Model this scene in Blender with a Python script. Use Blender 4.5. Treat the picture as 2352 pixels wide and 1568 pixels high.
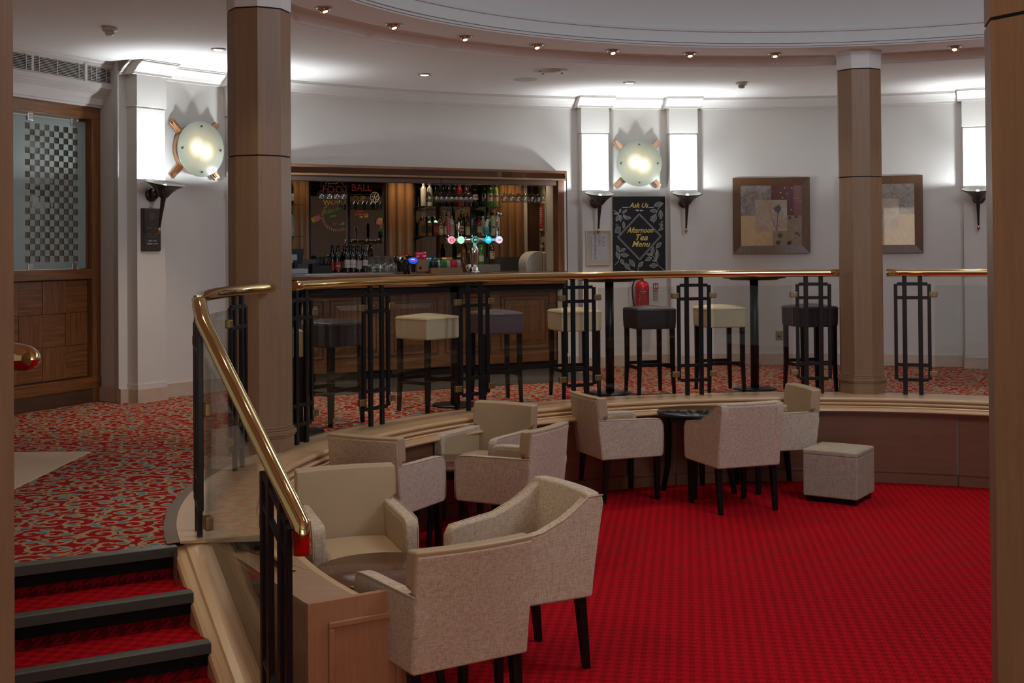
import bpy, bmesh, math, random
from math import sin, cos, radians as rad, pi
from mathutils import Vector, Matrix
random.seed(7)
for o in list(bpy.data.objects): bpy.data.objects.remove(o)
SC = bpy.context.scene
COL = SC.collection
# ------------------------------------------------------------------ camera, world, exposure, big lights
CX, CY = 2.367, 7.121            # centre of the round room; z = 0 is the raised floor
LOW = -0.705                     # sunken lounge floor
F_PX, H0, ROLL, PITCH = 2823.6, 570.2, .0076, .0117
cam = bpy.data.cameras.new('camera'); co = bpy.data.objects.new('camera', cam); COL.objects.link(co)
cam.sensor_width = 36; cam.sensor_fit = 'HORIZONTAL'; cam.lens = 36 * F_PX / 2352
cam.shift_x = 0; cam.shift_y = -(784 - (H0 - F_PX * math.tan(PITCH))) / 2352
cam.clip_start = .05; cam.clip_end = 200
fw = Vector((0, cos(PITCH), sin(PITCH))); up0 = Vector((0, -sin(PITCH), cos(PITCH))); r0 = Vector((1, 0, 0))
rt = (r0 * cos(ROLL) - up0 * sin(ROLL)).normalized(); upv = (up0 * cos(ROLL) + r0 * sin(ROLL)).normalized()
co.matrix_world = Matrix(((rt.x, upv.x, -fw.x, 0), (rt.y, upv.y, -fw.y, 0), (rt.z, upv.z, -fw.z, 1.35), (0, 0, 0, 1)))
SC.camera = co
SC.view_settings.view_transform = 'Standard'; SC.view_settings.look = 'None'
SC.view_settings.gamma = 1; SC.view_settings.exposure = 0.22; SC.view_settings.use_curve_mapping = False
SC.cycles.use_denoising = True
SC.cycles.max_bounces = 10; SC.cycles.transparent_max_bounces = 24; SC.cycles.caustics_reflective = False; SC.cycles.caustics_refractive = False
SC.cycles.sample_clamp_indirect = 4
w = bpy.data.worlds.new('world'); SC.world = w; w.use_nodes = True
w.node_tree.nodes['Background'].inputs[0].default_value = (1.0, .90, .80, 1)
w.node_tree.nodes['Background'].inputs[1].default_value = .18

def light(name, kind, loc, power, color, size=.1, rot=None, spot=None, blend=.6, shape=None, sy=None):
    l = bpy.data.lights.new(name, kind); l.energy = power; l.color = color
    if kind == 'AREA':
        l.size = size
        if shape: l.shape = shape
        if sy: l.size_y = sy
    else: l.shadow_soft_size = size
    if kind == 'SPOT': l.spot_size = rad(spot); l.spot_blend = blend
    o = bpy.data.objects.new(name, l); COL.objects.link(o); o.location = loc
    if rot is not None: o.rotation_euler = rot
    return o
def aim(o, target):
    d = Vector(target) - Vector(o.location); o.rotation_euler = d.to_track_quat('-Z', 'Y').to_euler()
    return o
# fill lights added inside the dome and low behind the camera
DOME_FILL = aim(light('dome_fill', 'AREA', (CX + .9, CY - .9, 4.25), 62, (.90, .92, .95), 2.2, shape='DISK'), (CX - 1.2, CY + 1.6, 0))  # added overhead fill for the lounge, no such source in view
SIDE_FILL = aim(light('dome_side_fill', 'AREA', (CX + 1.9, CY - 2.0, 3.75), 42, (.62, .82, 1.0), 1.0, shape='DISK'), (CX - 2.2, CY + 2.6, 3.6))  # added bluish fill that tints the left of the frieze and dome
REAR_FILL = aim(light('rear_fill', 'AREA', (.9, -1.9, 1.25), 60, (1.0, .85, .70), 3.0, shape='RECTANGLE', sy=2.0), (1.2, 6, 2.0))  # added warm fill, kept low so that it reaches the soffit

# ------------------------------------------------------------------ materials
MATS = {}
class N:
    """tiny node helper"""
    def __init__(s, name):
        s.m = bpy.data.materials.new(name); s.m.use_nodes = True; s.t = s.m.node_tree; s.n = s.t.nodes; s.l = s.t.links
        s.b = s.n['Principled BSDF']; s.out = s.n['Material Output']
    def node(s, typ, **kw):
        x = s.n.new(typ)
        for k, v in kw.items(): setattr(x, k, v)
        return x
    def put(s, sock, v):
        if v is None: return
        if isinstance(v, bpy.types.NodeSocket): s.l.new(v, sock)
        else:
            if isinstance(v, (tuple, list)) and len(v) == 3 and sock.type == 'RGBA': v = (*v, 1)
            sock.default_value = v
    def math(s, op, a, b=None, c=None):
        x = s.node('ShaderNodeMath', operation=op); s.put(x.inputs[0], a); s.put(x.inputs[1], b); s.put(x.inputs[2], c); return x.outputs[0]
    def vec(s, kind='Object'): return s.node('ShaderNodeTexCoord').outputs[kind]
    def sep(s, v):
        x = s.node('ShaderNodeSeparateXYZ'); s.l.new(v, x.inputs[0]); return x.outputs
    def comb(s, x, y, z=0):
        c = s.node('ShaderNodeCombineXYZ'); s.put(c.inputs[0], x); s.put(c.inputs[1], y); s.put(c.inputs[2], z); return c.outputs[0]
    def mapping(s, v, scale=(1, 1, 1), rot=(0, 0, 0), loc=(0, 0, 0)):
        x = s.node('ShaderNodeMapping'); s.l.new(v, x.inputs[0]); x.inputs[3].default_value = scale; x.inputs[2].default_value = rot; x.inputs[1].default_value = loc
        return x.outputs[0]
    def noise(s, v, scale, detail=3, rough=.5, dist=0):
        x = s.node('ShaderNodeTexNoise'); s.put(x.inputs['Vector'], v); x.inputs['Scale'].default_value = scale
        x.inputs['Detail'].default_value = detail; x.inputs['Roughness'].default_value = rough; x.inputs['Distortion'].default_value = dist
        return x.outputs[0]
    def ramp(s, f, stops, interp='LINEAR'):
        x = s.node('ShaderNodeValToRGB'); s.put(x.inputs[0], f); e = x.color_ramp; e.interpolation = interp
        while len(e.elements) < len(stops): e.elements.new(.5)
        for el, (p, c) in zip(e.elements, stops): el.position = p; el.color = (*c, 1) if len(c) == 3 else c
        return x.outputs[0]
    def mix(s, f, a, b, mode='MIX'):
        x = s.node('ShaderNodeMix', data_type='RGBA', blend_type=mode)
        s.put(x.inputs[0], f); s.put(x.inputs[6], a); s.put(x.inputs[7], b); return x.outputs[2]
    def bump(s, h, strength=.3, dist=.002):
        x = s.node('ShaderNodeBump'); s.put(x.inputs['Height'], h); x.inputs['Strength'].default_value = strength; x.inputs['Distance'].default_value = dist
        s.l.new(x.outputs[0], s.b.inputs['Normal'])
    def set(s, base=None, rough=None, metal=None, **kw):
        if base is not None: s.put(s.b.inputs['Base Color'], base)
        if rough is not None: s.put(s.b.inputs['Roughness'], rough)
        if metal is not None: s.put(s.b.inputs['Metallic'], metal)
        for k, v in kw.items(): s.put(s.b.inputs[k], v)
        return s.m

def plain(name, base, rough=.5, metal=0, var=.06, scale=14, **kw):
    """one colour with a faint mottling so that no surface is perfectly flat"""
    if name in MATS: return MATS[name]
    q = N(name); f = q.noise(q.vec(), scale, 4)
    c = q.mix(f, tuple(max(0, x * (1 - var)) for x in base), tuple(min(1, x * (1 + var)) for x in base))
    MATS[name] = q.set(c, rough, metal, **kw); return q.m

def wood(name, light_c, dark_c, axis='z', scale=1.0, rough=.42, coat=.15, uv=False, stretch=14):
    q = N(name); v = q.vec('UV' if uv else 'Object')
    if uv: sc = (1.2, stretch, 1)
    else: sc = {'z': (stretch, stretch, .9), 'x': (.9, stretch, stretch), 'y': (stretch, .9, stretch)}[axis]
    m = q.mapping(v, tuple(x * scale for x in sc))
    g = q.noise(m, 1.6, 6, .62, .9); g2 = q.noise(m, 9, 3, .5); big = q.noise(v, 1.3, 2)
    f = q.math('ADD', q.math('MULTIPLY', g, .75), q.math('MULTIPLY', g2, .25))
    c = q.ramp(f, [(.28, dark_c), (.5, tuple((a + b) / 2 for a, b in zip(light_c, dark_c))), (.68, light_c)])
    c = q.mix(q.math('MULTIPLY', big, .35), c, dark_c)
    q.bump(f, .12, .0012)
    return q.set(c, rough, 0, **{'Coat Weight': coat, 'Coat Roughness': .25})

M = {}
M['wall'] = plain('wall_paint', (.66, .635, .60), .75, var=.025, scale=3)
M['ceiling'] = plain('ceiling_paint', (.80, .765, .735), .85, var=.04, scale=2)
M['plaster'] = plain('plaster_white', (.66, .63, .60), .7, var=.03)
M['frieze'] = plain('frieze_paint', (.52, .50, .48), .6, var=.03)
M['stone'] = plain('beige_marble', (.56, .46, .37), .35, var=.16, scale=9)
M['column'] = wood('column_veneer', (.30, .182, .100), (.215, .126, .068), 'z', 1.2, .5, .05)
M['ledge'] = wood('ledge_oak', (.58, .385, .22), (.51, .333, .19), uv=True, rough=.3, coat=.3, stretch=7)
M['ledge_box'] = wood('ledge_oak_flat', (.38, .24, .15), (.28, .17, .10), 'x', 1.4, .4, .2)
M['panel'] = wood('red_brown_panel', (.20, .085, .045), (.145, .058, .032), uv=True, rough=.4, coat=.2)
M['panel_flat'] = wood('red_brown_panel_flat', (.40, .20, .11), (.31, .15, .08), 'z', 1.4, .42, .15)
M['edge_dark'] = plain('dark_edge_strip', (.16, .11, .075), .5)
M['oak'] = wood('dark_oak_vertical', (.34, .130, .036), (.062, .022, .007), 'z', 1.0, .38, .1, stretch=18)
M['oak_h'] = wood('dark_oak_horizontal', (.34, .130, .036), (.062, .022, .007), 'x', 1.0, .38, .25, stretch=18)
M['oak_deep'] = wood('deep_brown_oak', (.11, .055, .028), (.05, .025, .013), 'x', 1.0, .4, .2)
M['flute'] = wood('fluted_oak', (.34, .17, .065), (.18, .085, .032), 'z', 1.0, .4, .2)
M['brass'] = plain('polished_brass', (.80, .60, .27), .07, 1, var=.02)
M['brass_dull'] = plain('aged_brass', (.30, .225, .115), .42, 1, var=.1, scale=40)
M['copper'] = plain('copper_bronze', (.58, .34, .20), .33, 1, var=.08, scale=30)
M['bronze'] = plain('dark_bronze', (.085, .075, .065), .32, .85, var=.2, scale=25)
M['black'] = plain('black_painted_steel', (.007, .007, .008), .34, 0, var=.1, **{'Specular IOR Level': .3})
M['blackwood'] = plain('black_stained_wood', (.006, .005, .0045), .4, 0, var=.2, **{'Specular IOR Level': .25})
M['chrome'] = plain('chrome', (.80, .80, .80), .06, 1, var=.01)
M['steel'] = plain('brushed_steel', (.42, .42, .42), .3, 1, var=.05)
M['white_plastic'] = plain('white_plastic', (.60, .57, .53), .35)
M['black_plastic'] = plain('black_plastic', (.012, .012, .014), .25)
M['grey_plastic'] = plain('grey_plastic', (.36, .37, .39), .35)
M['slate'] = plain('slate_grey_upstand', (.065, .068, .075), .35)
M['leather'] = plain('tan_leather', (.41, .30, .19), .42, var=.05, scale=6)
M['leather_cream'] = plain('cream_leather', (.68, .56, .37), .4, var=.05, scale=6)
M['leather_dark'] = plain('dark_plum_leather', (.040, .028, .036), .36, var=.12, scale=6)
M['leather_plum'] = plain('plum_leather', (.115, .075, .095), .4, var=.1, scale=6)
M['tabletop'] = plain('dark_red_brown_laminate', (.105, .045, .030), .16, 0, var=.2, **{'Specular IOR Level': .35})
M['tabletop_black'] = plain('black_laminate', (.012, .011, .011), .15, 0, var=.1, **{'Specular IOR Level': .3})
M['mat_floor'] = plain('dark_bar_mat', (.045, .038, .034), .6, var=.2, scale=20)
M['red_enamel'] = plain('red_enamel', (.52, .012, .015), .25)
M['paper'] = plain('paper', (.62, .60, .58), .7)
M['cardboard'] = plain('cardboard', (.33, .19, .10), .8)
M['black_board'] = plain('blackboard_black', (.010, .009, .009), .5, var=.2, scale=30, **{'Specular IOR Level': .25})
M['gold_ink'] = plain('gold_chalk', (.78, .57, .15), .6)
M['chalk'] = plain('white_chalk', (.66, .66, .66), .7)
M['chalk_grey'] = plain('grey_chalk', (.14, .14, .14), .8, var=.35, scale=120)
M['dark_void'] = plain('dark_gap', (.01, .009, .008), .8)
M['tile'] = plain('cream_marble_tile', (.86, .70, .50), .25, var=.08, scale=5)
M['green_glass'] = plain('glass_edge_green', (.10, .35, .28), .1)

def glass_thin(name, tint=(1, 1, 1), gloss=1.0, rough=.0, base=None, basef=0.0):
    q = N(name); n = q.n; q.n.remove(q.b)
    tr = q.node('ShaderNodeBsdfTransparent'); tr.inputs[0].default_value = (*tint, 1)
    gl = q.node('ShaderNodeBsdfGlossy'); gl.inputs['Roughness'].default_value = rough; gl.inputs[0].default_value = (1, 1, 1, 1)
    fr = q.node('ShaderNodeFresnel'); geo = q.node('ShaderNodeNewGeometry')
    q.l.new(q.math('SUBTRACT', 1.45, q.math('MULTIPLY', geo.outputs['Backfacing'], 1.45 - 1 / 1.45)), fr.inputs[0])
    mx = q.node('ShaderNodeMixShader'); q.l.new(q.math('MULTIPLY', fr.outputs[0], gloss), mx.inputs[0])
    q.l.new(tr.outputs[0], mx.inputs[1]); q.l.new(gl.outputs[0], mx.inputs[2]); last = mx.outputs[0]
    if base:
        d = q.node('ShaderNodeBsdfDiffuse'); d.inputs[0].default_value = (*base, 1); m2 = q.node('ShaderNodeMixShader'); m2.inputs[0].default_value = basef
        q.l.new(last, m2.inputs[1]); q.l.new(d.outputs[0], m2.inputs[2]); last = m2.outputs[0]
    q.l.new(last, q.out.inputs[0]); return q.m
M['glass'] = glass_thin('clear_glass_panel', (.90, .92, .91), .8)
M['wineglass'] = glass_thin('stemware_glass', (.84, .86, .86), 3.6)
M['shelfglass'] = glass_thin('shelf_glass', (.45, .75, .66), 1.2)
def mirror(name, c, r=.01):
    q = N(name); return q.set(c, r, 1)
M['mirror'] = mirror('mirror_silver', (.27, .235, .185))
M['mirror_band'] = mirror('bronze_mirror', (.34, .28, .22), .03)

def fabric(name, c1, c2, sc=1.0):
    q = N(name); v = q.vec()
    h = q.noise(q.mapping(v, (35 * sc, 35 * sc, 260 * sc)), 1, 3, .6); ve = q.noise(q.mapping(v, (260 * sc, 260 * sc, 30 * sc)), 1, 3, .6)
    f = q.math('ADD', q.math('MULTIPLY', h, .5), q.math('MULTIPLY', ve, .5)); fine = q.noise(v, 420 * sc, 2)
    f = q.math('ADD', q.math('MULTIPLY', f, .8), q.math('MULTIPLY', fine, .2))
    c = q.ramp(f, [(.38, c2), (.6, c1)])
    q.bump(f, .5, .0015)
    return q.set(c, .9, 0, **{'Specular IOR Level': .2})
M['fabric'] = fabric('woven_oatmeal_fabric', (.63, .51, .40), (.33, .262, .198))
M['ottoman'] = fabric('chenille_beige_fabric', (.42, .36, .28), (.27, .225, .17), .7)

def houndstooth(name, c1, c2, p=.030, az=82):
    q = N(name); o = q.sep(q.mapping(q.vec(), rot=(0, 0, -rad(az))))
    geo = q.node('ShaderNodeNewGeometry'); nz = q.math('ABSOLUTE', q.sep(geo.outputs['Normal'])[2])
    pos = q.sep(q.vec()); side = q.math('LESS_THAN', nz, .5)
    u = q.math('DIVIDE', o[0], p); v0 = q.math('ADD', o[1], q.math('MULTIPLY', q.math('MULTIPLY', pos[2], side), 1.0))
    v = q.math('DIVIDE', q.math('ADD', q.math('MULTIPLY', o[1], q.math('SUBTRACT', 1, side)), q.math('MULTIPLY', pos[2], side)), p)
    u2 = q.math('ADD', q.math('MULTIPLY', u, q.math('SUBTRACT', 1, side)), q.math('MULTIPLY', q.math('DIVIDE', o[1], p), side))
    a = q.math('FLOOR', q.math('PINGPONG', u2, 1.0)); a = q.math('LESS_THAN', q.math('FRACT', q.math('MULTIPLY', u2, .5)), .5)
    b = q.math('LESS_THAN', q.math('FRACT', q.math('MULTIPLY', v, .5)), .5)
    m = q.math('MULTIPLY', q.math('ADD', a, b), .5)
    dg = q.math('LESS_THAN', q.math('FRACT', q.math('ADD', u2, v)), .5)
    d = q.math('GREATER_THAN', q.math('ADD', q.math('MULTIPLY', dg, .98), .01), m)
    pile = q.noise(q.vec(), 260, 2); big = q.noise(q.vec(), 1.1, 2)
    c = q.mix(d, c1, c2); c = q.mix(q.math('MULTIPLY', pile, .45), c, tuple(x * .45 for x in c1)); c = q.mix(q.math('MULTIPLY', big, .25), c, c1)
    q.bump(pile, .5, .004)
    return q.set(c, .95, 0, **{'Specular IOR Level': .08})
M['carpet_red'] = houndstooth('red_houndstooth_carpet', (.46, .003, .011), (.20, .002, .005))

M['carpet_shaded'] = houndstooth('shaded_houndstooth_carpet', (.17, .003, .009), (.045, .002, .004))  # red carpet darkened, the shade on the risers is put into the colour
def swirl_carpet():
    q = N('red_swirl_carpet'); v = q.vec(); o = q.sep(v)
    p2 = q.comb(o[0], o[1], 0)
    warp = q.noise(p2, 9, 2)
    def cells(scale, off, turns, thr):
        vo = q.node('ShaderNodeTexVoronoi', voronoi_dimensions='2D', feature='F1'); q.l.new(q.mapping(p2, loc=(off, off * .7, 0)), vo.inputs['Vector']); vo.inputs['Scale'].default_value = scale; vo.inputs['Randomness'].default_value = .75
        pos = q.sep(vo.outputs['Position']); pt = q.sep(q.mapping(p2, loc=(off, off * .7, 0)))
        dx = q.math('SUBTRACT', pt[0], pos[0]); dy = q.math('SUBTRACT', pt[1], pos[1])
        ang = q.math('ARCTAN2', dy, dx); d = vo.outputs['Distance']
        hand = q.math('SUBTRACT', q.math('MULTIPLY', q.math('GREATER_THAN', q.sep(vo.outputs['Color'])[0], .5), 2), 1)
        rnd = q.math('MULTIPLY', q.sep(vo.outputs['Color'])[1], 6.28)
        ph = q.math('ADD', q.math('ADD', q.math('MULTIPLY', ang, hand), rnd), q.math('MULTIPLY', d, turns))
        s = q.math('SINE', q.math('ADD', ph, q.math('MULTIPLY', warp, 1.5)))
        line = q.math('GREATER_THAN', s, thr)
        return line, d, vo
    l1, d1, v1 = cells(5.8, 0.0, 15.5, .46); l1 = q.math('MULTIPLY', l1, q.math('LESS_THAN', d1, .66))
    l2, d2, v2 = cells(9.5, 3.3, 9.0, .72); l2 = q.math('MULTIPLY', q.math('MULTIPLY', l2, q.math('LESS_THAN', d2, .5)), q.math('GREATER_THAN', d1, .40))
    line = q.math('MAXIMUM', l1, l2)
    vb = q.node('ShaderNodeTexVoronoi', voronoi_dimensions='2D'); q.l.new(q.mapping(p2, loc=(1.7, .4, 0), scale=(1, 1.35, 1)), vb.inputs['Vector']); vb.inputs['Scale'].default_value = 6.5
    blob = q.math('LESS_THAN', vb.outputs['Distance'], .15); rim = q.math('LESS_THAN', vb.outputs['Distance'], .23)
    pile = q.noise(v, 300, 2)
    c = q.mix(line, (.34, .004, .010), (.42, .33, .195)); c = q.mix(rim, c, (.42, .35, .21)); c = q.mix(blob, c, (.085, .26, .30))
    c = q.mix(q.math('MULTIPLY', pile, .35), c, (.10, .02, .02))
    q.bump(pile, .4, .003)
    return q.set(c, .95, 0, **{'Specular IOR Level': .1})
M['carpet_swirl'] = swirl_carpet()

def emis(name, c, s):
    q = N(name); return q.set(c, .4, 0, **{'Emission Color': (*c, 1), 'Emission Strength': s})
M['bulb_warm'] = emis('lamp_warm', (1, .72, .42), 7)
M['bulb_cool'] = emis('lamp_cool', (.9, .97, 1), 30)
def disc_glass():
    q = N('frosted_lamp_glass'); g = q.sep(q.vec()); r = q.math('SQRT', q.math('ADD', q.math('MULTIPLY', g[0], g[0]), q.math('MULTIPLY', g[2], g[2])))
    r1 = q.math('SQRT', q.math('ADD', q.math('POWER', q.math('SUBTRACT', g[0], .045), 2), q.math('POWER', q.math('ADD', g[2], .02), 2)))
    r2 = q.math('SQRT', q.math('ADD', q.math('POWER', q.math('ADD', g[0], .045), 2), q.math('POWER', q.math('SUBTRACT', g[2], .015), 2)))
    rm = q.math('MINIMUM', r1, r2)
    st = q.ramp(q.math('MULTIPLY', rm, 4), [(0, (2.4, 2.4, 2.4)), (.15, (1.7, 1.7, 1.7)), (.28, (.68, .68, .68)), (.46, (.33, .33, .33)), (1, (.12, .12, .12))])
    col = q.ramp(q.math('MULTIPLY', r, 4), [(0, (1, .88, .58)), (.5, (1, .88, .58)), (.8, (.85, .82, .58)), (1, (.66, .76, .62))])
    return q.set((.16, .17, .135), .3, 0, **{'Emission Color': col, 'Emission Strength': q.sep(st)[0]})
M['disc_glass'] = disc_glass()
def frosted_check():
    q = N('frosted_glass_with_clear_squares'); g = q.sep(q.vec())
    fx = q.math('FLOOR', q.math('DIVIDE', q.math('SUBTRACT', g[0], .222), .0548)); fz = q.math('FLOOR', q.math('DIVIDE', q.math('SUBTRACT', g[2], 1.262), .0517))
    chk = q.math('LESS_THAN', q.math('ABSOLUTE', q.math('SUBTRACT', q.math('FLOORED_MODULO', q.math('ADD', fx, fz), 2), 0)), .5)
    ins = q.math('MULTIPLY', q.math('MULTIPLY', q.math('GREATER_THAN', g[0], .222), q.math('LESS_THAN', g[0], .825)), q.math('MULTIPLY', q.math('GREATER_THAN', g[2], 1.262), q.math('LESS_THAN', g[2], 2.451)))
    m = q.math('MULTIPLY', chk, ins)
    tr = q.node('ShaderNodeBsdfTransparent'); tr.inputs[0].default_value = (.40, .37, .34, 1)
    gl = q.node('ShaderNodeBsdfGlossy'); gl.inputs['Roughness'].default_value = .02
    a = q.node('ShaderNodeMixShader'); a.inputs[0].default_value = .10; q.l.new(tr.outputs[0], a.inputs[1]); q.l.new(gl.outputs[0], a.inputs[2])
    q.set((.27, .33, .31), .35, 0)
    mx = q.node('ShaderNodeMixShader'); q.l.new(m, mx.inputs[0]); q.l.new(q.b.outputs[0], mx.inputs[1]); q.l.new(a.outputs[0], mx.inputs[2])
    q.l.new(mx.outputs[0], q.out.inputs[0]); return q.m
M['frosted'] = frosted_check()

# ------------------------------------------------------------------ mesh builder
class MB:
    def __init__(s): s.v = []; s.f = []; s.uv = {}; s.sm = set()
    def add(s, vs, fs, smooth=False, uvs=None):
        b = len(s.v); s.v += [tuple(v) for v in vs]
        for i, f in enumerate(fs):
            if smooth: s.sm.add(len(s.f))
            if uvs: s.uv[len(s.f)] = uvs[i]
            s.f.append(tuple(b + k for k in f))
        return s
    def box(s, x0, x1, y0, y1, z0, z1, fn=None, nx=1, nz=1, ny=1):
        vs, fs, ix = [], [], {}
        def P(i, j, k):
            if (i, j, k) not in ix:
                ix[(i, j, k)] = len(vs); p = (x0 + (x1 - x0) * i / nx, y0 + (y1 - y0) * j / ny, z0 + (z1 - z0) * k / nz)
                vs.append(fn(*p) if fn else p)
            return ix[(i, j, k)]
        for i in range(nx):
            for j in range(ny):
                fs.append((P(i, j, 0), P(i, j + 1, 0), P(i + 1, j + 1, 0), P(i + 1, j, 0))); fs.append((P(i, j, nz), P(i + 1, j, nz), P(i + 1, j + 1, nz), P(i, j + 1, nz)))
            for k in range(nz):
                fs.append((P(i, 0, k), P(i + 1, 0, k), P(i + 1, 0, k + 1), P(i, 0, k + 1))); fs.append((P(i, ny, k), P(i, ny, k + 1), P(i + 1, ny, k + 1), P(i + 1, ny, k)))
        for j in range(ny):
            for k in range(nz):
                fs.append((P(0, j, k), P(0, j, k + 1), P(0, j + 1, k + 1), P(0, j + 1, k))); fs.append((P(nx, j, k), P(nx, j + 1, k), P(nx, j + 1, k + 1), P(nx, j, k + 1)))
        return s.add(vs, fs)
    def hexa(s, lo, hi):
        """frustum between two quads of 4 points"""
        return s.add(list(lo) + list(hi), [(3, 2, 1, 0), (4, 5, 6, 7), (0, 1, 5, 4), (1, 2, 6, 5), (2, 3, 7, 6), (3, 0, 4, 7)])
    def prism(s, pts, axis, a, b):
        """polygon pts in the plane normal to axis, extruded from a to b"""
        n = len(pts)
        def P(p, c): return {'x': (c, p[0], p[1]), 'y': (p[0], c, p[1]), 'z': (p[0], p[1], c)}[axis]
        vs = [P(p, a) for p in pts] + [P(p, b) for p in pts]
        return s.add(vs, [tuple(reversed(range(n))), tuple(range(n, 2 * n))] + [(i, (i + 1) % n, n + (i + 1) % n, n + i) for i in range(n)])
    def lathe(s, prof, n=24, c=(0, 0, 0), mat=None, smooth=True, axis='z'):
        vs, fs = [], []
        for (r, z) in prof:
            for i in range(n):
                a = 2 * pi * i / n; p = Vector((r * cos(a), r * sin(a), z))
                if axis == 'y': p = Vector((p.x, p.z, p.y))
                if axis == 'x': p = Vector((p.z, p.x, p.y))
                if mat: p = mat @ p
                vs.append(tuple(p + Vector(c)))
        for k in range(len(prof) - 1):
            for i in range(n):
                j = (i + 1) % n; fs.append((k * n + i, k * n + j, (k + 1) * n + j, (k + 1) * n + i))
        s.add(vs, fs, smooth)
        b = len(s.v) - len(vs)
        for k in (0, len(prof) - 1):
            if prof[k][0] > 1e-4: s.f.append(tuple(b + k * n + i for i in range(n)))
        return s
    def tube(s, pts, r, n=10, smooth=True, caps=True):
        pts = [Vector(p) for p in pts]; vs, fs = [], []; up = None; m = len(pts)
        rr = r if isinstance(r, (list, tuple)) else [r] * m
        for i, p in enumerate(pts):
            a = (pts[i] - pts[i - 1]).normalized() if i else (pts[1] - pts[0]).normalized()
            b = (pts[i + 1] - pts[i]).normalized() if i < m - 1 else a
            t = (a + b).normalized() if (a + b).length > 1e-6 else a
            if up is None: up = Vector((0, 0, 1)) if abs(t.z) < .9 else Vector((1, 0, 0))
            x = t.cross(up).normalized(); y = x.cross(t).normalized(); up = y
            k = 1 / max(.5, t.dot(b))
            for q in range(n):
                an = 2 * pi * q / n
                off = x * cos(an) + y * sin(an)
                # stretch in the mitre direction
                d = (b - a); 
                if d.length > 1e-3:
                    dn = d.normalized(); dn = (dn - t * dn.dot(t)).normalized(); off = off + dn * off.dot(dn) * (k - 1)
                vs.append(tuple(p + off * rr[i]))
        for i in range(m - 1):
            for q in range(n): w2 = (q + 1) % n; fs.append((i * n + q, i * n + w2, (i + 1) * n + w2, (i + 1) * n + q))
        s.add(vs, fs, smooth)
        if caps:
            b = len(s.v) - len(vs); s.f.append(tuple(b + q for q in range(n))); s.f.append(tuple(b + (m - 1) * n + q for q in range(n)))
        return s
    def sweep(s, prof, a0, a1, n=40, closed=False, smooth=True, cx=CX, cy=CY, caps=False):
        """profile of (R, z) swept round the room's centre from azimuth a0 to a1"""
        vs = []; fs = []; uvs = []; m = len(prof); L = [0]
        for k in range(1, m): L.append(L[-1] + math.dist(prof[k], prof[k - 1]))
        for i in range(n + 1):
            a = rad(a0 + (a1 - a0) * i / n)
            for (R, z) in prof: vs.append((cx + R * cos(a), cy + R * sin(a), z))
        kk = m if closed else m - 1; Rm = sum(p[0] for p in prof) / m
        for i in range(n):
            for k in range(kk):
                k2 = (k + 1) % m
                fs.append((i * m + k, (i + 1) * m + k, (i + 1) * m + k2, i * m + k2))
                u0 = rad(a0 + (a1 - a0) * i / n) * Rm; u1 = rad(a0 + (a1 - a0) * (i + 1) / n) * Rm; l0 = L[k]; l1 = L[k2] if k2 else L[k] + .05
                uvs.append([(u0, l0), (u1, l0), (u1, l1), (u0, l1)])
        s.add(vs, fs, smooth, uvs)
        if caps:
            b = len(s.v) - len(vs); s.f.append(tuple(b + k for k in range(m))); s.f.append(tuple(b + n * m + k for k in reversed(range(m))))
        return s
    def mesh(s, name, mat=None):
        me = bpy.data.meshes.new(name); me.from_pydata(s.v, [], s.f); me.validate(clean_customdata=False)
        if s.uv and len(me.polygons) == len(s.f):
            ul = me.uv_layers.new(name='UVMap')
            for p in me.polygons:
                u = s.uv.get(p.index)
                for q, li in enumerate(p.loop_indices):
                    if u and q < len(u): ul.data[li].uv = u[q]
                    else:
                        c = me.vertices[me.loops[li].vertex_index].co; ul.data[li].uv = (c.x + c.y, c.z)
        bm = bmesh.new(); bm.from_mesh(me); bmesh.ops.recalc_face_normals(bm, faces=bm.faces); bm.to_mesh(me); bm.free()
        for p in me.polygons: p.use_smooth = p.index in s.sm
        if mat: me.materials.append(mat)
        return me
    def build(s, name, mat, parent=None, loc=None, rz=0, bevel=0, seg=2, sub=0, auto=False):
        me = s.mesh(name, mat); o = bpy.data.objects.new(name, me); COL.objects.link(o)
        if parent: o.parent = parent
        if loc is not None: o.location = loc
        if rz: o.rotation_euler = (0, 0, rad(rz))
        if bevel:
            for p in me.polygons: p.use_smooth = True
            b = o.modifiers.new('bevel', 'BEVEL'); b.width = bevel; b.segments = seg; b.limit_method = 'ANGLE'; b.angle_limit = rad(35); b.harden_normals = True
        return o
def tag(o, label=None, cat=None, group=None, kind=None):
    if label: o['label'] = label
    if cat: o['category'] = cat
    if group: o['group'] = group
    if kind: o['kind'] = kind
    return o
def empty(name, loc=(0, 0, 0), rz=0, label=None, cat=None, group=None, kind=None):
    o = bpy.data.objects.new(name, None); COL.objects.link(o); o.location = loc; o.rotation_euler = (0, 0, rad(rz)); o.empty_display_size = .1
    return tag(o, label, cat, group, kind)
def copy_tree(o, parent=None):
    c = o.copy(); COL.objects.link(c); c.parent = parent
    for ch in [x for x in KIDS(o)]: copy_tree(ch, c)
    return c
def KIDS(o): return [x for x in bpy.data.objects if x.parent == o]
def text(body, size, loc, parent, mat, rot=(pi / 2, 0, 0), align='CENTER', shear=0, ext=.0006, name='lettering', sx=1.0, off=0):
    c = bpy.data.curves.new(name, 'FONT'); c.body = body; c.size = size; c.align_x = align; c.align_y = 'CENTER'; c.shear = shear; c.extrude = ext; c.offset = off
    c.resolution_u = 2; c.materials.append(mat)
    o = bpy.data.objects.new(name, c); COL.objects.link(o); o.parent = parent; o.location = loc; o.rotation_euler = rot; o.scale = (sx, 1, 1); return o
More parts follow.
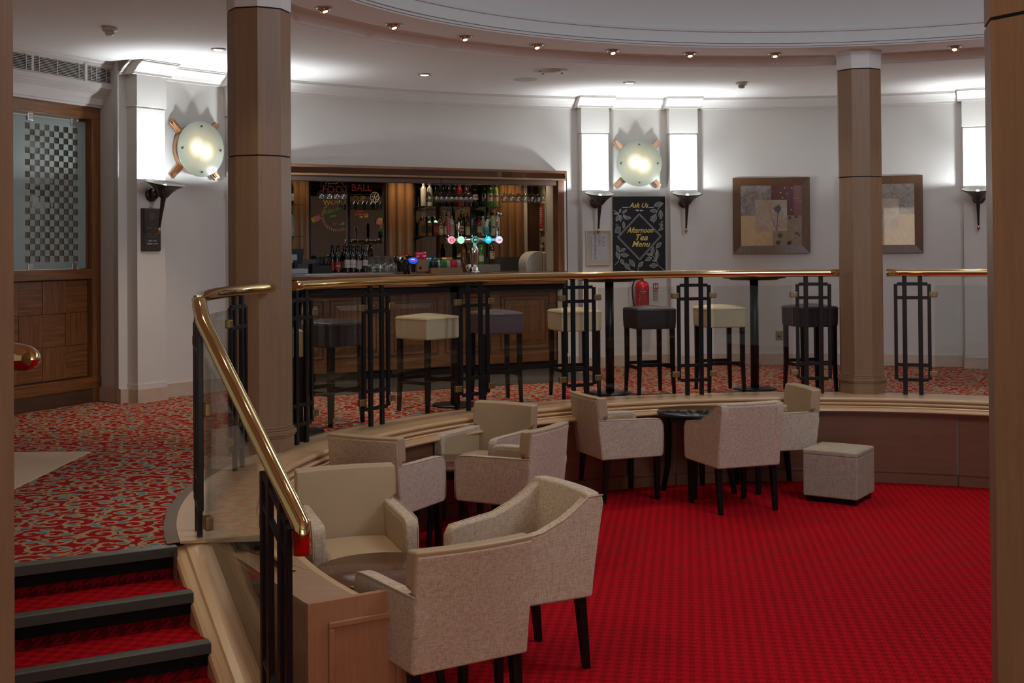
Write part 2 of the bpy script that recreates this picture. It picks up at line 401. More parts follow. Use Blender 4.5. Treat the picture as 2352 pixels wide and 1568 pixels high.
def PT(R, az, z=0): a = rad(az); return Vector((CX + R * cos(a), CY + R * sin(a), z))
def arcbox(R0, R1, z0, z1, a0, a1, n=2):
    return MB().sweep([(R0, z0), (R0, z1), (R1, z1), (R1, z0)], a0, a1, n, closed=True, smooth=False, caps=True)

# ================================================================== STRUCTURE
RW = 7.0
# floors
fl = MB(); fl.add([(-9, -3, LOW), (13, -3, LOW), (13, 12, LOW), (-9, 12, LOW)], [(0, 1, 2, 3)])
floor = fl.build('floor', M['carpet_red']); tag(floor, kind='structure')
inner = [PT(4.20, a) for a in range(-60, 201, 2)]
outer = [PT(7.6, a) for a in range(156, -61, -3)]
poly = [(p.x, p.y, 0) for p in inner] + [(-1.545, 5.615, 0), (-3.95, 4.282, 0), (-6.5, 4.282, 0), (-6.5, 10.6, 0)] + [(p.x, p.y, 0) for p in outer]
n = len(poly)
me_poly = MB()
# triangulate through bmesh (concave outline)
bm = bmesh.new(); vs = [bm.verts.new(p) for p in poly]; fc = bm.faces.new(vs); bmesh.ops.triangulate(bm, faces=[fc])
me = bpy.data.meshes.new('floor_upper'); bm.to_mesh(me); bm.free(); me.materials.append(M['carpet_swirl'])
floor_up = bpy.data.objects.new('floor_upper', me); COL.objects.link(floor_up); tag(floor_up, kind='structure')
# cream tiles let into the carpet at the left
ti = empty('floor_tiles', kind='structure')
tx, ty = -2.84, 8.29
for i in range(3):
    for j in range(3):
        x1 = tx - i * .66 - .006; x0 = x1 - .648; y1 = ty - j * .655; y0 = y1 - .645
        if j == 2 and i == 0: continue
        MB().box(x0, x1, y0, y1, -.01, .006).build('tile', M['tile'], ti, bevel=.002, seg=1)
# bar mat floor in front of the counter
BA = rad(28.14); A0 = Vector((-2.21, 12.2, 0))
def BW(s, o, z=0): return Vector((A0.x + s * cos(BA) - o * sin(BA), A0.y + s * sin(BA) + o * cos(BA), z))
BR = math.degrees(BA)
mt = MB(); mt.add([tuple(BW(-.5, -.92, .003)), tuple(BW(3.05, -1.12, .003)), tuple(BW(3.19, .6, .003)), tuple(BW(-.5, .6, .003))], [(0, 1, 2, 3)])
tag(mt.build('floor_bar_strip', M['mat_floor']), kind='structure')

# walls (full ring above the bar opening; below it the bar fills the gap)
wl = MB()
wl.sweep([(RW, 2.15), (RW, 2.97)], -62, 147, 100)
wl.sweep([(RW, -.02), (RW, 2.15)], -62, 104.4, 70); wl.sweep([(RW, -.02), (RW, 2.15)], 133.6, 147, 8)
# return at the left end of the ring, back to the door plane
e1 = PT(RW, 147); e2 = Vector((-3.579, 11.039, 0)); e3 = Vector((-3.743, 11.143, 0)); e4 = Vector((-3.72, 11.25, 0))
for a, b in ((e1, e2), (e2, e3)):
    wl.add([(a.x, a.y, -.02), (b.x, b.y, -.02), (b.x, b.y, 3.05), (a.x, a.y, 3.05)], [(0, 1, 2, 3)])
wall_back = wl.build('wall_back', M['wall']); tag(wall_back, kind='structure')
bb = MB()
for a0, a1 in ((-62, 56.1), (58.9, 65.2), (67.9, 92.1), (94.75, 100.65), (103.3, 104.3), (133.8, 134.5), (137.3, 143.5), (146.3, 147.0)):
    bb.sweep([(6.975, 0), (6.975, .125), (6.985, .13), (RW, .13)], a0, a1, max(2, int((a1 - a0) / 2)), smooth=False)
bb.add([(e1.x + .02, e1.y - .02, 0), (e2.x + .015, e2.y - .025, 0), (e2.x + .015, e2.y - .025, .13), (e1.x + .02, e1.y - .02, .13), (e3.x - .01, e3.y - .02, 0), (e3.x - .01, e3.y - .02, .13)], [(0, 1, 2, 3), (1, 4, 5, 2)])
tag(bb.build('baseboard_back', M['stone']), kind='structure')
# cornice with breaks round the pilasters
PIL = [144.9, 135.9, 101.98, 93.42, 66.55, 57.5]
cp = [(7.0, 2.925), (6.972, 2.925), (6.972, 2.945), (6.955, 2.95), (6.938, 2.972), (6.905, 3.0), (6.872, 3.018), (6.86, 3.022), (6.86, 3.035), (6.84, 3.035), (6.84, 3.05)]
cr = MB(); cr.sweep(cp, -62, 147, 110, smooth=False)
for a in PIL:
    cr.sweep([(R - .14, z + .002) for R, z in cp], a - 1.75, a + 1.75, 4, smooth=False)
    for aa in (a - 1.75, a + 1.75):
        q = [PT(R - .14, aa, z + .002) for R, z in cp]; q2 = [PT(R, aa, z) for R, z in cp]
        for k in range(len(cp) - 1): cr.add([q[k], q[k + 1], q2[k + 1], q2[k]], [(0, 1, 2, 3)])
tag(cr.build('trim_cornice', M['plaster']), kind='structure')
# pilasters
def pilaster(a):
    r = empty('pilaster', kind='structure')
    arcbox(6.862, 7.02, .13, 2.630, a - 1.30, a + 1.30, 3).build('shaft', M['wall'], r)
    arcbox(6.868, 7.02, 2.630, 2.645, a - 1.27, a + 1.27, 3).build('joint', M['plaster'], r)
    arcbox(6.848, 7.02, 2.645, 2.94, a - 1.37, a + 1.37, 3).build('upper_block', M['wall'], r)
    arcbox(6.845, 7.02, 0, .12, a - 1.40, a + 1.40, 3).build('plinth', M['stone'], r)
    arcbox(6.852, 7.02, .12, .165, a - 1.36, a + 1.36, 3).build('plinth_cap', M['plaster'], r)
for a in PIL: pilaster(a)

# ceiling: outer ring, fascia, soffit ring, frieze and dome
ce = MB(); ce.sweep([(4.46, 3.045), (9.5, 3.045)], -180, 180, 90, smooth=False)
tag(ce.build('ceiling', M['ceiling']), kind='structure')
fa = MB(); fa.sweep([(4.46, 3.125), (4.46, 3.06), (4.452, 3.058), (4.452, 3.05), (4.46, 3.045)], -180, 180, 120, smooth=False)
tag(fa.build('ceiling_fascia', M['ceiling']), kind='structure')
so = MB(); so.sweep([(3.86, 3.125), (4.46, 3.125)], -180, 180, 120, smooth=False)
tag(so.build('ceiling_soffit', M['ceiling']), kind='structure')
fz = MB(); fz.sweep([(3.86, 3.125), (3.86, 3.137), (3.845, 3.139), (3.845, 3.15), (3.862, 3.152), (3.862, 3.162), (3.845, 3.164), (3.845, 3.174), (3.866, 3.178), (3.866, 3.262), (3.85, 3.266), (3.845, 3.285), (3.90, 3.29)], -180, 180, 120, smooth=False)
tag(fz.build('trim_frieze', M['frieze']), kind='structure')
dm = MB(); prof = [(3.90, 3.29)] + [(3.9 * cos(t), 3.29 + 1.35 * sin(t)) for t in [rad(x) for x in range(6, 67, 6)]]
dm.sweep(prof, -180, 180, 90)
tag(dm.build('ceiling_dome', M['frieze']), kind='structure')
# unseen glowing cap added at the top of the dome
sk = MB(); sk.lathe([(1.62, 4.52), (.9, 4.60), (.001, 4.64)], 40, (CX, CY, 0))
tag(sk.build('dome_glow_cap', emis('dome_cap_glow', (.70, .82, 1.0), .8)), kind='structure')

# octagonal columns
def octa(r, rot, z0, z1, c): return MB().prism([(c[0] + r * cos(rad(rot + 45 * k)), c[1] + r * sin(rad(rot + 45 * k))) for k in range(8)], 'z', z0, z1)
def column(c, rot, zb=0, ring=True, joint=1.975, r=.209):
    o = empty('column', kind='structure')
    octa(r, rot, zb, joint - .006, c).build('shaft', M['column'], o)
    if joint < 2.9:
        octa(r - .008, rot, joint - .008, joint + .006, c).build('joint', M['dark_void'], o)
        octa(r, rot, joint + .004, 2.945, c).build('shaft', M['column'], o)
    octa(r - .006, rot, 2.944, 2.96, c).build('neck', M['dark_void'], o)
    octa(r + .004, rot, 2.955, 3.085, c).build('capital', M['plaster'], o)
    octa(r + .012, rot, 3.085, 3.126, c).build('capital_top', M['plaster'], o)
    if ring:
        m = MB()
        for rr, z0, z1 in ((r + .012, zb, zb + .11), (r + .02, zb + .11, zb + .125), (r + .028, zb + .125, zb + .155), (r + .015, zb + .155, zb + .17), (r + .004, zb + .17, zb + .185)):
            k = octa(rr, rot, z0, z1, c); m.add(k.v, k.f)
        m.build('base', M['column'], o, bevel=.004, seg=2)
    return o
column((-1.694, 8.263), -81, 0)
column((3.193, 11.269), -78.8, 0, r=.203)
column((1.535, 3.42), -128, LOW, r=.209)
column((-1.385, 2.90), -135, LOW, joint=2.93, r=.209)

# ---- low wall round the sunken lounge with its stepped oak ledge
lw = empty('wall_sunken', kind='structure')
E0, E1 = -30, 200.5           # upper ledge
MB().sweep([(4.225, -.002), (4.225, .010), (4.165, .013), (4.15, .010)], E0, E1, 110, smooth=False).build('edge_strip', M['edge_dark'], lw)
MB().sweep([(4.165, .006), (4.165, .016), (3.795, .014), (3.782, .010), (3.776, 0), (3.780, -.012), (3.80, -.016)], E0, E1, 120, smooth=False, caps=True).build('ledge_board', M['ledge'], lw)
MB().sweep([(3.80, -.014), (3.80, -.026), (3.762, -.028), (3.752, -.034), (3.756, -.044), (3.775, -.046), (3.775, -.054), (3.742, -.056), (3.734, -.062), (3.742, -.07)], E0, 207, 120, smooth=False).build('moulding', M['ledge'], lw)
MB().sweep([(3.82, -.065), (3.66, -.068), (3.645, -.067), (3.622, -.073), (3.618, -.083), (3.626, -.093), (3.66, -.096), (3.69, -.096)], E0, 214.6, 125, smooth=False, caps=True).build('lower_ledge', M['ledge'], lw)
JO = [214.6, 199, 180, 161.5, 142.9, 124.1, 105.27, 86.3, 67.23, 48.2, 29, 10, -9, -28]
for a, b in zip(JO[:-1], JO[1:]):
    MB().sweep([(3.685, -.60), (3.685, -.098)], b + .22, a - .22, 12, smooth=False).build('panel', M['panel'], lw)
    MB().sweep([(3.665, LOW), (3.665, -.612), (3.655, -.610), (3.655, -.600), (3.69, -.594)], b + .12, a - .12, 12, smooth=False).build('skirting', M['panel'], lw)
MB().sweep([(3.692, LOW), (3.692, -.098)], -28, 214.6, 120, smooth=False).build('backing', M['edge_dark'], lw)
# fill between upper ledge and floor edge under the posts
MB().sweep([(4.21, -.3), (4.21, -.001)], 195, 201, 6).build('ledge_end', M['ledge'], lw)

# near end of the ledge: flat oak top, side and panelled end
P1 = Vector((-1.505, 6.066)); P2 = Vector((-.824, 4.912)); P3 = Vector((-.437, 5.153)); P4 = Vector((-.615, 5.06))
top = [(P1.x, P1.y)] + [(P2.x, P2.y)] + [(PT(3.665, 214.4).x, PT(3.665, 214.4).y)] + [(p.x, p.y) for p in [PT(3.665, a) for a in range(212, 195, -2)]]
top += [(PT(4.0, 196).x, PT(4.0, 196).y)]
MB().prism(top, 'z', -.085, -.063).build('ledge_top', M['ledge_box'], lw, bevel=.004)
d12 = (P2 - P1).normalized(); nrm = Vector((-d12.y, d12.x)); 
MB().prism([(P1.x - .01, P1.y - .02), (P2.x + .008, P2.y + .008), (P2.x + .03, P2.y + .025), (P1.x + .02, P1.y)], 'z', LOW, -.083).build('ledge_side', M['ledge_box'], lw)
# end panel (local x along P2->P3)
ea = math.degrees(math.atan2(P3.y - P2.y, P3.x - P2.x)); ew = (P3 - P2).length
ep = empty('end_panel_board', (P2.x, P2.y, 0), ea); ep.parent = lw
MB().box(0, ew, 0, .03, LOW, -.060).build('end_board', M['panel_flat'], ep, bevel=.002, seg=1)
fr = MB(); x0, x1, z0, z1, t = .085, ew - .045, LOW + .10, -.145, .026
fr.box(x0, x1, -.016, 0, z1 - t, z1); fr.box(x0, x1, -.016, 0, z0, z0 + t); fr.box(x0, x0 + t, -.016, 0, z0 + t, z1 - t); fr.box(x1 - t, x1, -.016, 0, z0 + t, z1 - t)
fr.build('panel_moulding', M['panel_flat'], ep, bevel=.006)

# ---- stairs
ST = Vector((-1.536, 5.623)); sd = Vector((cos(rad(-61)), sin(rad(-61)))); sn = Vector((-.8746, -.4848))  # sn runs along the nosing to the left
stz = empty('floor_stairs', kind='structure')
RIS, TRD, WID = .141, .28, 2.3
def SP(s, w_, z): p = ST + sd * s + sn * w_; return (p.x, p.y, z)
for i in range(5):
    z = -RIS * i; s0 = TRD * i
    if i > 0:
        k = MB(); k.hexa([SP(s0 - TRD - .01, 0, z - .02), SP(s0 - TRD - .01, WID, z - .02), SP(s0, WID, z - .02), SP(s0, 0, z - .02)], [SP(s0 - TRD - .01, 0, z), SP(s0 - TRD - .01, WID, z), SP(s0, WID, z), SP(s0, 0, z)])
        k.build('tread', M['carpet_red'], stz)
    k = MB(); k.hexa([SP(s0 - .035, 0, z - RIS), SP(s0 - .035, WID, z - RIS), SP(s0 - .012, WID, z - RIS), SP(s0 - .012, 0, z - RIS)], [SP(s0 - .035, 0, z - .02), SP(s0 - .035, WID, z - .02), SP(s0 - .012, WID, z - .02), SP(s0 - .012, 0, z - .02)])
    k.build('riser', M['carpet_shaded'], stz)
    k = MB()
    k.hexa([SP(s0 - .055, 0, z - .006), SP(s0 - .055, WID, z - .006), SP(s0 + .004, WID, z - .006), SP(s0 + .004, 0, z - .006)], [SP(s0 - .055, 0, z + .006), SP(s0 - .055, WID, z + .006), SP(s0 + .002, WID, z + .004), SP(s0 + .002, 0, z + .004)])
    k.build('nosing_tread_strip', plain('grey_green_rubber', (.085, .09, .082), .32, var=.3, scale=25), stz, bevel=.002, seg=1); k = MB()
    k.hexa([SP(s0 - .012, 0, z - .042), SP(s0 - .012, WID, z - .042), SP(s0 + .006, WID, z - .042), SP(s0 + .006, 0, z - .042)], [SP(s0 - .012, 0, z + .003), SP(s0 - .012, WID, z + .003), SP(s0 + .004, WID, z + .003), SP(s0 + .004, 0, z + .003)])
    k.build('nosing', plain('grey_rubber_nosing', (.040, .043, .040), .35, var=.3, scale=25), stz, bevel=.003, seg=1); k = MB()
    k.hexa([SP(s0 - .02, 0, z - .092), SP(s0 - .02, WID, z - .092), SP(s0 - .006, WID, z - .092), SP(s0 - .006, 0, z - .092)], [SP(s0 - .02, 0, z - .042), SP(s0 - .02, WID, z - .042), SP(s0 - .004, WID, z - .042), SP(s0 - .004, 0, z - .042)])
    k.build('black_strip', plain('black_step_strip', (.004, .004, .004), .7, **{'Specular IOR Level': .1}), stz)  # near-black strip set back below each nosing
# stringer on the right of the stairs: (perp offset, height above the slope line)
PO = Vector((-1.466, 5.729)); SLP = .5036
so_ = MB(); prof = [(-.125, -.25), (-.125, -.03), (-.118, -.012), (-.105, -.006), (-.096, -.012), (-.070, -.012), (-.062, .0), (-.03, .008), (.0, .012), (.035, .008), (.052, -.004), (.055, -.02), (.055, -.25)]
def SQ(s, perp, h):
    q = PO + sd * s + Vector((.8746, .4848)) * perp; return (q.x, q.y, h - SLP * max(0, s))
vs = []; uv = []
for s in (-.02, .0, 1.45):
    for (a, h) in prof: vs.append(SQ(s, a, h if s > 0 else (min(h, .012)) ))
m_ = len(prof); fs = []; uvs = []
for i in range(2):
    for k in range(m_ - 1):
        fs.append((i * m_ + k, (i + 1) * m_ + k, (i + 1) * m_ + k + 1, i * m_ + k + 1)); uvs.append([(i * 1.4, k * .03), (i * 1.4 + 1.4, k * .03), (i * 1.4 + 1.4, k * .03 + .03), (i * 1.4, k * .03 + .03)])
so_.add(vs, fs, False, uvs); so_.f.append(tuple(range(m_))); so_.f.append(tuple(2 * m_ + k for k in reversed(range(m_))))
stringer = so_.build('trim_stringer', M['ledge']); tag(stringer, kind='structure')
sb = MB(); pts = []
for i in range(5):
    z = -RIS * i; s0 = TRD * i - .0
vsb = [SP(-.2, -.004, -.02), SP(1.45, -.004, -.02 - SLP * 1.45 - .06), SP(1.45, -.004, LOW), SP(-.2, -.004, LOW)]
vsb2 = [(p[0] + .02, p[1] + .012, p[2]) for p in vsb]
sb.hexa(vsb, vsb2); tag(sb.build('trim_stringer_side', M['ledge_box']), kind='structure')
# dark back of the raised floor seen under the stairs
rb = MB(); rb.sweep([(4.2, LOW), (4.2, -.01)], 196, 203, 6); tag(rb.build('wall_under_floor', M['ledge_box']), kind='structure')

# ---- door wall at the far left (local x runs along the wall towards the camera, y into the room)
DO = Vector((-3.743, 11.143, 0)); DRZ = -114.7
dw = empty('wall_left', DO, DRZ, kind='structure')
MB().box(0, 1.32, -.20, -.14, 2.66, 3.05).build('wall_panel', M['wall'], dw)
MB().box(1.30, 3.6, -.10, 0, 0, 3.05).build('wall_panel', M['wall'], dw)
door = empty('door_1', DO, DRZ, kind='structure')
ft = M['oak']; fh = M['oak_h']
MB().box(0, .105, -.14, .02, 0, 2.64).build('stile', ft, door, bevel=.004)
MB().box(1.18, 1.30, -.14, .02, 0, 2.64).build('stile', ft, door, bevel=.004)
MB().box(.0, 1.30, -.14, .022, 2.535, 2.645).build('head_rail', fh, door, bevel=.004)
MB().box(.105, 1.18, -.09, .016, 1.105, 1.195).build('middle_rail', fh, door, bevel=.004)
MB().box(.0, 1.30, -.06, .024, .125, .225).build('bottom_rail', fh, door, bevel=.004)
MB().box(-.02, 1.32, -.05, .018, 0, .125).build('kickboard', M['oak_deep'], door, bevel=.003)
MB().box(.10, 1.18, -.075, -.055, .22, 1.11).build('panel_backing', M['oak_deep'], door)
for i in range(4):
    for j in range(3):
        x0 = .112 + i * .264; z0 = .235 + j * .288
        MB().box(x0, x0 + .262, -.055, -.035 + .003 * ((i + j) % 2), z0, z0 + .286).build('panel', M['oak'] if (i + j) % 2 else M['oak_h'], door, bevel=.0025, seg=1)
gp = MB().box(.125, 1.16, -.050, -.040, 1.20, 2.512).build('glass_pane', M['frosted'], door)
for x in (.27, .77):
    for z in (1.205, 2.505):
        MB().box(x - .03, x + .03, -.040, -.028, z - .035, z + .045).build('glass_clip', M['chrome'], door, bevel=.004)
# something dim beyond the clear squares
tag(MB().box(-.6, 2.0, -1.9, -1.8, 0, 3.0).build('wall_beyond', plain('beige_far_wall', (.22, .175, .14), .8), None, DO, DRZ), kind='structure')
tag(MB().box(.55, .95, -1.78, -1.74, 0, 2.1).build('door_2', M['oak_deep'], None, DO, DRZ), kind='structure')
light('passage_lamp', 'POINT', tuple(DO + Vector((-1.2, -.5, .5))), 2.4, (1, .8, .6), .1)
# ventilation housing above the door
vh = empty('ventilation_housing', DO, DRZ, label='white plaster air grille housing above the glazed oak door', cat='air vent')
hp = [(-.14, 2.645), (.05, 2.645), (.06, 2.66), (.075, 2.665), (.085, 2.72), (.115, 2.755), (.13, 2.758), (.13, 2.768), (.145, 2.77), (.145, 2.78), (.16, 2.783), (.16, 2.80), (.178, 2.802), (.178, 2.845), (.168, 2.85), (.168, 2.998), (.178, 3.0), (.178, 3.02), (.20, 3.03), (.205, 3.05), (-.14, 3.05)]
MB().prism([(y, z) for y, z in hp], 'x', -.02, 3.2).build('housing', M['plaster'], vh)
for x0, x1 in ((.03, .325), (.36, .92), (.95, 1.5)):
    MB().box(x0, x1, .1675, .1695, 2.862, 2.985).build('grille_backing', M['dark_void'], vh)
    for k in range(9):
        z = 2.868 + k * .0135
        MB().box(x0, x1, .1685, .1715, z, z + .0040).build('slat', M['plaster'], vh)
    for xx in (x0 + .06, (x0 + x1) / 2 + .03, x1 - .05):
        MB().box(xx, xx + .006, .175, .178, 2.862, 2.99).build('upright', M['plaster'], vh)
MB().box(.327, .355, .166, .182, 2.84, 3.005).build('divider', M['plaster'], vh)

# ================================================================== RAILING
rail = empty('brass_railing', label='polished brass handrail on black geometric posts with clear glass panels round the sunken lounge', cat='railing')
RR = 4.07
def rail_arc(a0, a1, n): return [PT(RR - .01, a0 + (a1 - a0) * i / n, 1.105) for i in range(n + 1)]
def RS(s, perp=0, z=0): q = PO + sd * s + Vector((.8746, .4848)) * perp; return Vector((q.x, q.y, z))
MB().tube(rail_arc(81.6, 161.8, 60), .033, 16).build('handrail', M['brass'], rail)
MB().tube(rail_arc(40, 75.8, 24), .033, 16).build('handrail', M['brass'], rail)
pth = rail_arc(166.6, 198.6, 24) + [RS(.03, 0, 1.095), RS(.10, 0, 1.016), RS(1.43, 0, .352), RS(1.435, 0, .245)]
MB().tube(pth, .034, 18).build('handrail', M['brass'], rail)
def bar_unit(name, origin, ang, z_shear=0, zb=0.0, zt=1.10, frame=(.137, .27, .870, .993), uw=.067, fw_=.143, hw=.0195, parent=rail, zb_slope=0):
    """two uprights and a rectangular frame with two inner bars; local x along the rail"""
    u = empty(name, origin, ang); u.parent = parent
    def vb(x, z0, z1, nm, th=hw):
        k = MB(); a = z_shear
        k.hexa([(x - th, -.012, z0 + a * (x - th)), (x - th, .012, z0 + a * (x - th)), (x + th, .012, z0 + a * (x + th)), (x + th, -.012, z0 + a * (x + th))],
               [(x - th, -.012, z1 + a * (x - th)), (x - th, .012, z1 + a * (x - th)), (x + th, .012, z1 + a * (x + th)), (x + th, -.012, z1 + a * (x + th))])
        k.build(nm, M['black'], u, bevel=.003, seg=1)
    for x in (-uw, uw): vb(x, zb, zt, 'upright')
    for x in (-fw_, fw_): vb(x, frame[0], frame[3], 'frame_side', .0155)
    for z in frame:
        k = MB(); a = z_shear; X = fw_ - .013; h = .0145
        k.hexa([(-X, -.010, z - h - a * X), (-X, .010, z - h - a * X), (X, .010, z - h + a * X), (X, -.010, z - h + a * X)],
               [(-X, -.010, z + h - a * X), (-X, .010, z + h - a * X), (X, .010, z + h + a * X), (X, -.010, z + h + a * X)])
        k.build('crossbar', M['black'], u, bevel=.003, seg=1)
    return u
UNITS = [57.0, 72.69, 84.84, 100.3, 115.92, 131.27, 146.81, 160.2, 174.2, 198.6]
def clamp(az, z, d):
    c = PT(RR, az, z); k = MB(); k.box(-.036, .036, -.017, .017, -.026, .026)
    o = k.build('glass_clamp', M['brass_dull'], rail, c, az - 90, bevel=.008)
    for zz in (-.012, .012):
        MB().lathe([(.004, -.0185), (.004, -.017)], 8, axis='y').build('screw', M['dark_void'], o, (.022 * d, 0, zz))
for i, a in enumerate(UNITS): bar_unit('post_frame', PT(RR, a, .012), a - 90)
half = math.degrees(.158 / RR)
def glass_panel(a0, a1):
    MB().sweep([(RR - .005, .10), (RR - .005, .995), (RR + .005, .995), (RR + .005, .10)], a0, a1, 14, closed=True, smooth=False, caps=True).build('glass_panel', M['glass'], rail)
for i in range(len(UNITS) - 1):
    a0, a1 = UNITS[i], UNITS[i + 1]
    if a0 == 72.69 or a0 == 160.2: continue            # a column stands in these gaps
    g0 = a0 + half + .42; g1 = a1 - half - .42
    glass_panel(g0, g1)
    for z in (.912, .205): clamp(a0 + half + .25, z, 1); clamp(a1 - half - .25, z, -1)
# stair flight: one frame unit and one raked glass pane
su = bar_unit('post_frame', RS(1.13, 0, 0), -61, -.5, -.62 + .03, .50, (-.46, -.335, .275, .395), uw=.070, fw_=.150)
gl = MB(); g = [(.075, -.02 - .0, .75), (.93, 0, 0)]
def GP(s, z): return RS(s, .0, z)
a_, b_, c_, d_ = RS(.06, .02, .02), RS(.93, .02, -.435), RS(.93, .02, .42), RS(.06, .02, .855)
off = Vector((.8746, .4848, 0)) * .005
gl.hexa([a_ - off, b_ - off, c_ - off, d_ - off], [a_ + off, b_ + off, c_ + off, d_ + off])
gl.build('glass_panel', M['glass'], rail)
for s, z in ((.085, .62), (.085, .10), (.945, .27), (.945, -.30)):
    MB().box(-.032, .032, -.02, .02, -.032, .032).build('glass_clamp', M['brass_dull'], rail, RS(s, .02, z), -61, bevel=.008)
# left hand rail of the stairs, only its rounded end shows beside the near column
lr = empty('brass_stair_handrail', label='rounded brass handrail end beside the near left column', cat='handrail')
MB().tube([(-3.4, 5.3, 1.10), (-2.2, 4.1, 1.09), (-1.60, 3.52, 1.075), (-1.325, 3.30, 1.068), (-1.295, 3.276, 1.067), (-1.275, 3.26, 1.067), (-1.263, 3.25, 1.067), (-1.258, 3.246, 1.067)], [.038, .038, .038, .038, .035, .027, .016, .003], 20).build('handrail', M['brass'], lr)
MB().box(-1.425, -1.395, 3.29, 3.32, LOW, .80).build('post', M['black'], lr)
MB().box(-3.2, -3.17, 5.08, 5.11, 0, 1.1).build('post', M['black'], lr)

# ================================================================== ARMCHAIRS
CW, CD, CL, CHB, CK, CHA = .549, .537, .352, .857, .082, .66
def chair(name, label, all_fabric, loc, yaw):
    root = empty(name, loc, yaw, label, 'chair', 'tub armchairs round the lounge tables')
    W, D = CW / 2, CD / 2
    ins = M['fabric'] if all_fabric else M['leather']
    AT = .068                                   # arm thickness
    def rake(z): return -CK * max(0, (z - CL) / (CHB - CL)) ** 1.15
    def bend(x, y, z, k=.03): return (x, y + rake(z) + k * (x / W) ** 2 * max(0, min(1, (z - .5) / .3)), z)
    # base / skirt and seat
    MB().box(-W + .01, W - .01, -D + .03, D - .015, CL, .425).build('seat_frame', M['fabric'], root, bevel=.01)
    s = MB(); s.box(-W + AT, W - AT, -D + .10, D - .01, .415, .485, nx=6, ny=6, fn=lambda x, y, z: (x, y, z + (.018 * (1 - (x / .22) ** 2) * (1 - (y / .3) ** 2) if z > .47 else 0)))
    s.build('seat', ins, root, bevel=.016, seg=3)
    # back: fabric rear shell and inner upholstered pad
    b = MB(); b.box(-W + .004, W - .004, -D - .012, -D + .035, CL, CHB - .02, nx=8, nz=6, fn=bend)
    if not all_fabric: b.build('back_panel', M['fabric'], root, bevel=.010, seg=2)
    zsp = .675
    if all_fabric:
        b.box(-W + .004, W - .004, -D - .005, -D + .075, .45, CHB, nx=8, nz=6, fn=bend); b.build('backrest', M['fabric'], root, bevel=.014, seg=3)
    else:
        def tee(x, y, z):
            if z < .655: x *= (W - AT + .006) / W
            return bend(x * 1.006, y, z)
        k = MB(); k.box(-W, W, -D + .0, -D + .078, .44, CHB - .004, nx=8, nz=8, fn=tee)
        k.box(-W, W, -D - .008, -D + .03, zsp, CHB, nx=8, nz=3, fn=lambda x, y, z: bend(x * 1.008, y, z))
        k.build('backrest', ins, root, bevel=.012, seg=3)
    # arms: side panel silhouettes in the y-z plane
    if all_fabric:
        top_ = [(D - .03, CHA - .004), (D - .10, CHA + .008), (0, CHA + .035), (-.12, CHA + .085), (-.20, CHA + .135), (-D + .01, CHA + .182), (-D - .072, CHA + .184)]
    else:
        top_ = [(D - .035, CHA - .002), (D - .10, CHA + .004), (0, CHA + .006), (-D - .035, CHA + .012)]
    rear = [(-D - .008 + rake(z_), z_) for z_ in ([.80, .72, .62, .52, .44] if all_fabric else [.60, .52, .44])]
    sil = rear + [(-D - .008, CL), (D - .01, CL), (D - .002, CL + .03), (D, .50), (D - .002, CHA - .045), (D - .012, CHA - .018)] + top_
    for sg in (-1, 1):
        xa, xb = sg * (W - AT), sg * W
        arm = MB().prism(sil, 'x', min(xa, xb), max(xa, xb)).build('armrest', M['fabric'], root, bevel=.014, seg=3)
        if not all_fabric:
            inner = [(-D + .06, .44), (D - .05, .44), (D - .035, .50), (D - .035, CHA - .05), (D - .06, CHA - .025), (-D + .05, CHA - .018)]
            xi = sg * (W - AT - .004); MB().prism(inner, 'x', min(xi, xa + sg * .002), max(xi, xa + sg * .002)).build('inner_lining', M['leather'], arm, bevel=.003)
        pip = [(sg * (W - .001), y, z - .001) for y, z in [(D - .001, CL + .02), (D - .001, .5), (D - .004, CHA - .05), (D - .018, CHA - .022)] + top_]
        MB().tube([(x, y, z) for x, y, z in pip], .0035, 6).build('piping', M['fabric'], arm)
    # legs
    for sg in (-1, 1):
        for fr_ in (1, -1):
            x = sg * (W - .035); y = (D - .045) if fr_ > 0 else (-D + .045); t_, b_ = .024, .017; dy = 0 if fr_ > 0 else -.035
            k = MB(); k.hexa([(x - b_, y - b_ + dy, 0), (x + b_, y - b_ + dy, 0), (x + b_, y + b_ + dy, 0), (x - b_, y + b_ + dy, 0)],
                             [(x - t_, y - t_, CL + .01), (x + t_, y - t_, CL + .01), (x + t_, y + t_, CL + .01), (x - t_, y + t_, CL + .01)])
            k.build('leg', M['blackwood'], root, bevel=.003, seg=1)
    return root
protoL = chair('tub_armchair', 'armchair seen from behind with tan leather top, nearest the panelled ledge end', False, (-.325, 5.296, LOW), 31.7)
protoF = chair('tub_armchair', 'armchair all in oatmeal fabric with swept arms facing the near brown table', True, (.007, 6.129, LOW), 118)
for (src, x, y, yaw, lab) in [
    (protoL, -.842, 6.55, -161.1, 'tan leather armchair facing the camera behind the end of the brass stair rail'),
    (protoL, -.828, 8.224, -27.5, 'armchair with fabric back to the stairs, between the near group and the middle table'),
    (protoL, -.217, 9.352, 146.3, 'leather armchair facing the camera with its back against the curved oak ledge'),
    (protoL, -.033, 8.443, 61.1, 'armchair facing left at the middle table, behind the all fabric armchair'),
    (protoL, .875, 10.20, -69.2, 'armchair left of the black table, facing right toward it'),
    (protoL, 2.203, 10.50, 100.8, 'tan leather armchair right of the black table, next to the ottoman'),
    (protoF, 1.725, 9.773, 19.4, 'armchair all in fabric with its back to the camera in front of the black table')]:
    c = copy_tree(src); c.location = (x, y, LOW); c.rotation_euler = (0, 0, rad(yaw)); c['label'] = lab

